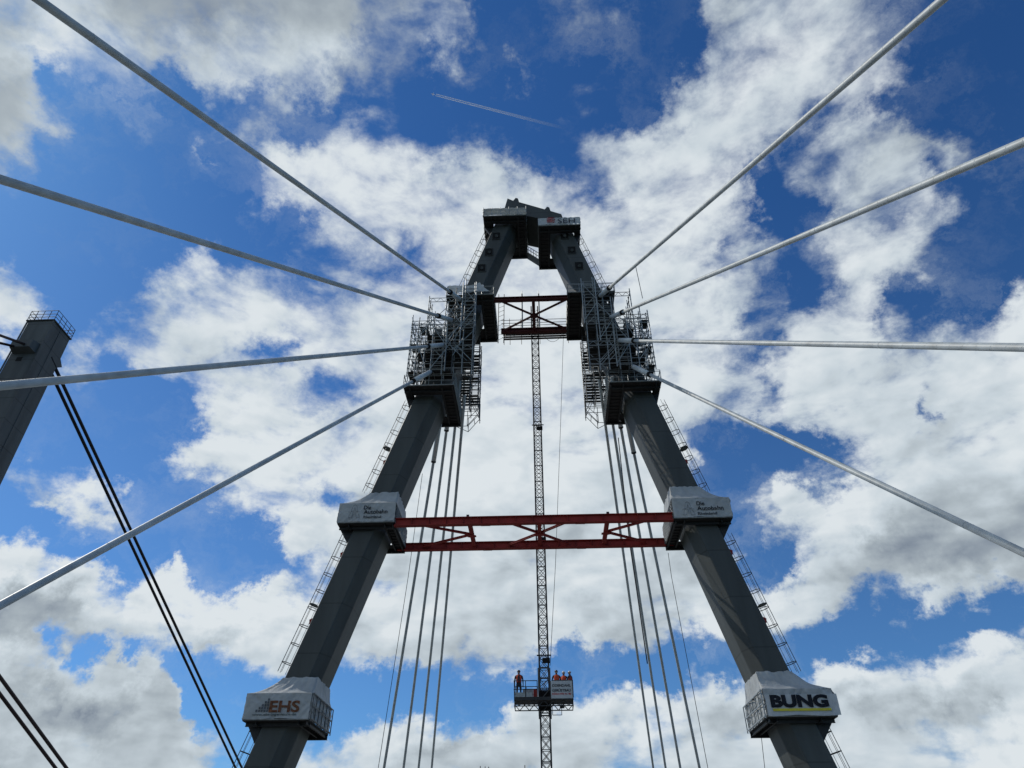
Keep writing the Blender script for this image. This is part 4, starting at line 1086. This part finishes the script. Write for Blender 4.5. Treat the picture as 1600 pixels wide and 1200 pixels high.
for dx, nm, (p1, p2) in ((-.45, 'lower', ((0, 536), (26, 542))), (.35, 'upper', ((0, 524), (46, 540.5)))):
    Xc = cx+dx; T = Vector((Xc, OY-.7, bx(*p2, Xc).z)); A = bx(*p1, Xc); d = (A-T)
    T = bx(*p2, Xc); d = (A-T).normalized()
    b = MB(); b.tube(T-d*.6, T+d*45, .105, 12); o = b.build('old_cable', 'rust', None, True); tag(o, f'reddish cable ending in the saddle of the old pylon, {nm} one of the pair', 'cable', GC_)

# ---------------------------------------------------------------- thin masts on the deck far ahead
for px, py, nm, r_ in ((750.5, 1197, 'leftmost thin pole tip of a close row at the bottom edge', .09), (758, 1197.5, 'middle thin pole tip of a close row at the bottom edge', .08), (763.5, 1198, 'right thin pole tip of a close row at the bottom edge', .1), (820, 1195.5, 'single thin pole tip at the bottom edge just left of the lattice mast', .09)):
    q = bp(px, py, 118); b = MB(); b.tube((q.x, 118, 0), (q.x, 118, q.z), r_, 8, r_*.7); b.tube((q.x, 118, q.z-1.2), (q.x, 118, q.z-1.1), r_*1.4, 8)
    o = b.build('thin_pole', 'dark', None, True); tag(o, nm, 'pole', 'thin poles far ahead')

# ---------------------------------------------------------------- airliner and its trail
D_ = 11000
hd = ray(676, 147).normalized(); A0 = CAM+hd*D_
tl = ray(880, 200); A1 = CAM+tl*((A0.z-CAM.z)/tl.z)
dv = (A0-A1).normalized(); lt = dv.cross(Vector((0, 0, 1))).normalized()
al = thing('airliner', 'tiny white airliner high in the blue at the head of a vapour trail', 'airplane', A0)
b = MB(); b.tube(A0-dv*26, A0+dv*22, 2.4, 10); b.tube(A0+dv*22, A0+dv*27, 2.4, 10, .5); b.tube(A0-dv*26, A0-dv*34, 2.4, 10, .6); b.build('fuselage', 'white', al, True)
for sgn in (-1, 1):
    b = MB(); r0 = [A0+dv*6, A0-dv*3, A0-dv*17+lt*28*sgn, A0-dv*13+lt*28*sgn]
    b.prism(r0, [p+Vector((0, 0, .8)) for p in r0]); b.build('wing', 'white', al)
    b = MB(); b.tube(A0+dv*4+lt*9*sgn-Vector((0, 0, 2)), A0-dv*3+lt*9*sgn-Vector((0, 0, 2)), 1.5, 8); b.build('engine', 'white', al)
    b = MB(); r0 = [A0-dv*27, A0-dv*31, A0-dv*35+lt*9*sgn, A0-dv*33+lt*9*sgn]; b.prism(r0, [p+Vector((0, 0, .5)) for p in r0]); b.build('tailplane', 'white', al)
b = MB(); r0 = [A0-dv*25, A0-dv*32, A0-dv*36+Vector((0, 0, 9)), A0-dv*32+Vector((0, 0, 9))]; b.prism(r0, [p+lt*.5 for p in r0]); b.build('fin', 'white', al)
tm_ = bpy.data.materials.new('vapour'); tm_.use_nodes = True; t_ = tm_.node_tree; bs = t_.nodes['Principled BSDF']
bs.inputs['Base Color'].default_value = (.9, .92, .95, 1); bs.inputs['Roughness'].default_value = 1
g_ = t_.nodes.new('ShaderNodeTexCoord'); sp_ = t_.nodes.new('ShaderNodeSeparateXYZ'); t_.links.new(g_.outputs['Generated'], sp_.inputs[0])
nz = t_.nodes.new('ShaderNodeTexNoise'); nz.inputs['Scale'].default_value = 14; t_.links.new(g_.outputs['Generated'], nz.inputs['Vector'])
mr_ = t_.nodes.new('ShaderNodeMapRange'); t_.links.new(sp_.outputs[0], mr_.inputs[0]); mr_.inputs[3].default_value = .62; mr_.inputs[4].default_value = .0
mm = t_.nodes.new('ShaderNodeMath'); mm.operation = 'MULTIPLY'; t_.links.new(mr_.outputs[0], mm.inputs[0]); t_.links.new(nz.outputs[0], mm.inputs[1])
mm2 = t_.nodes.new('ShaderNodeMath'); mm2.operation = 'MULTIPLY'; t_.links.new(mm.outputs[0], mm2.inputs[0]); mm2.inputs[1].default_value = 1.6
t_.links.new(mm2.outputs[0], bs.inputs['Alpha']); MT['vapour'] = tm_
b = MB(); Lt = (A1-A0).length
for off in (-13, 13):
    p = A0-dv*45+lt*off; b.tube(p, p-dv*Lt, 4.5, 8, 12, cap=False)
o = b.build('vapour_trail', 'vapour', None, True, kind='stuff'); tag(o, 'thin white double vapour trail slanting across the blue behind the airliner', 'vapour trail')
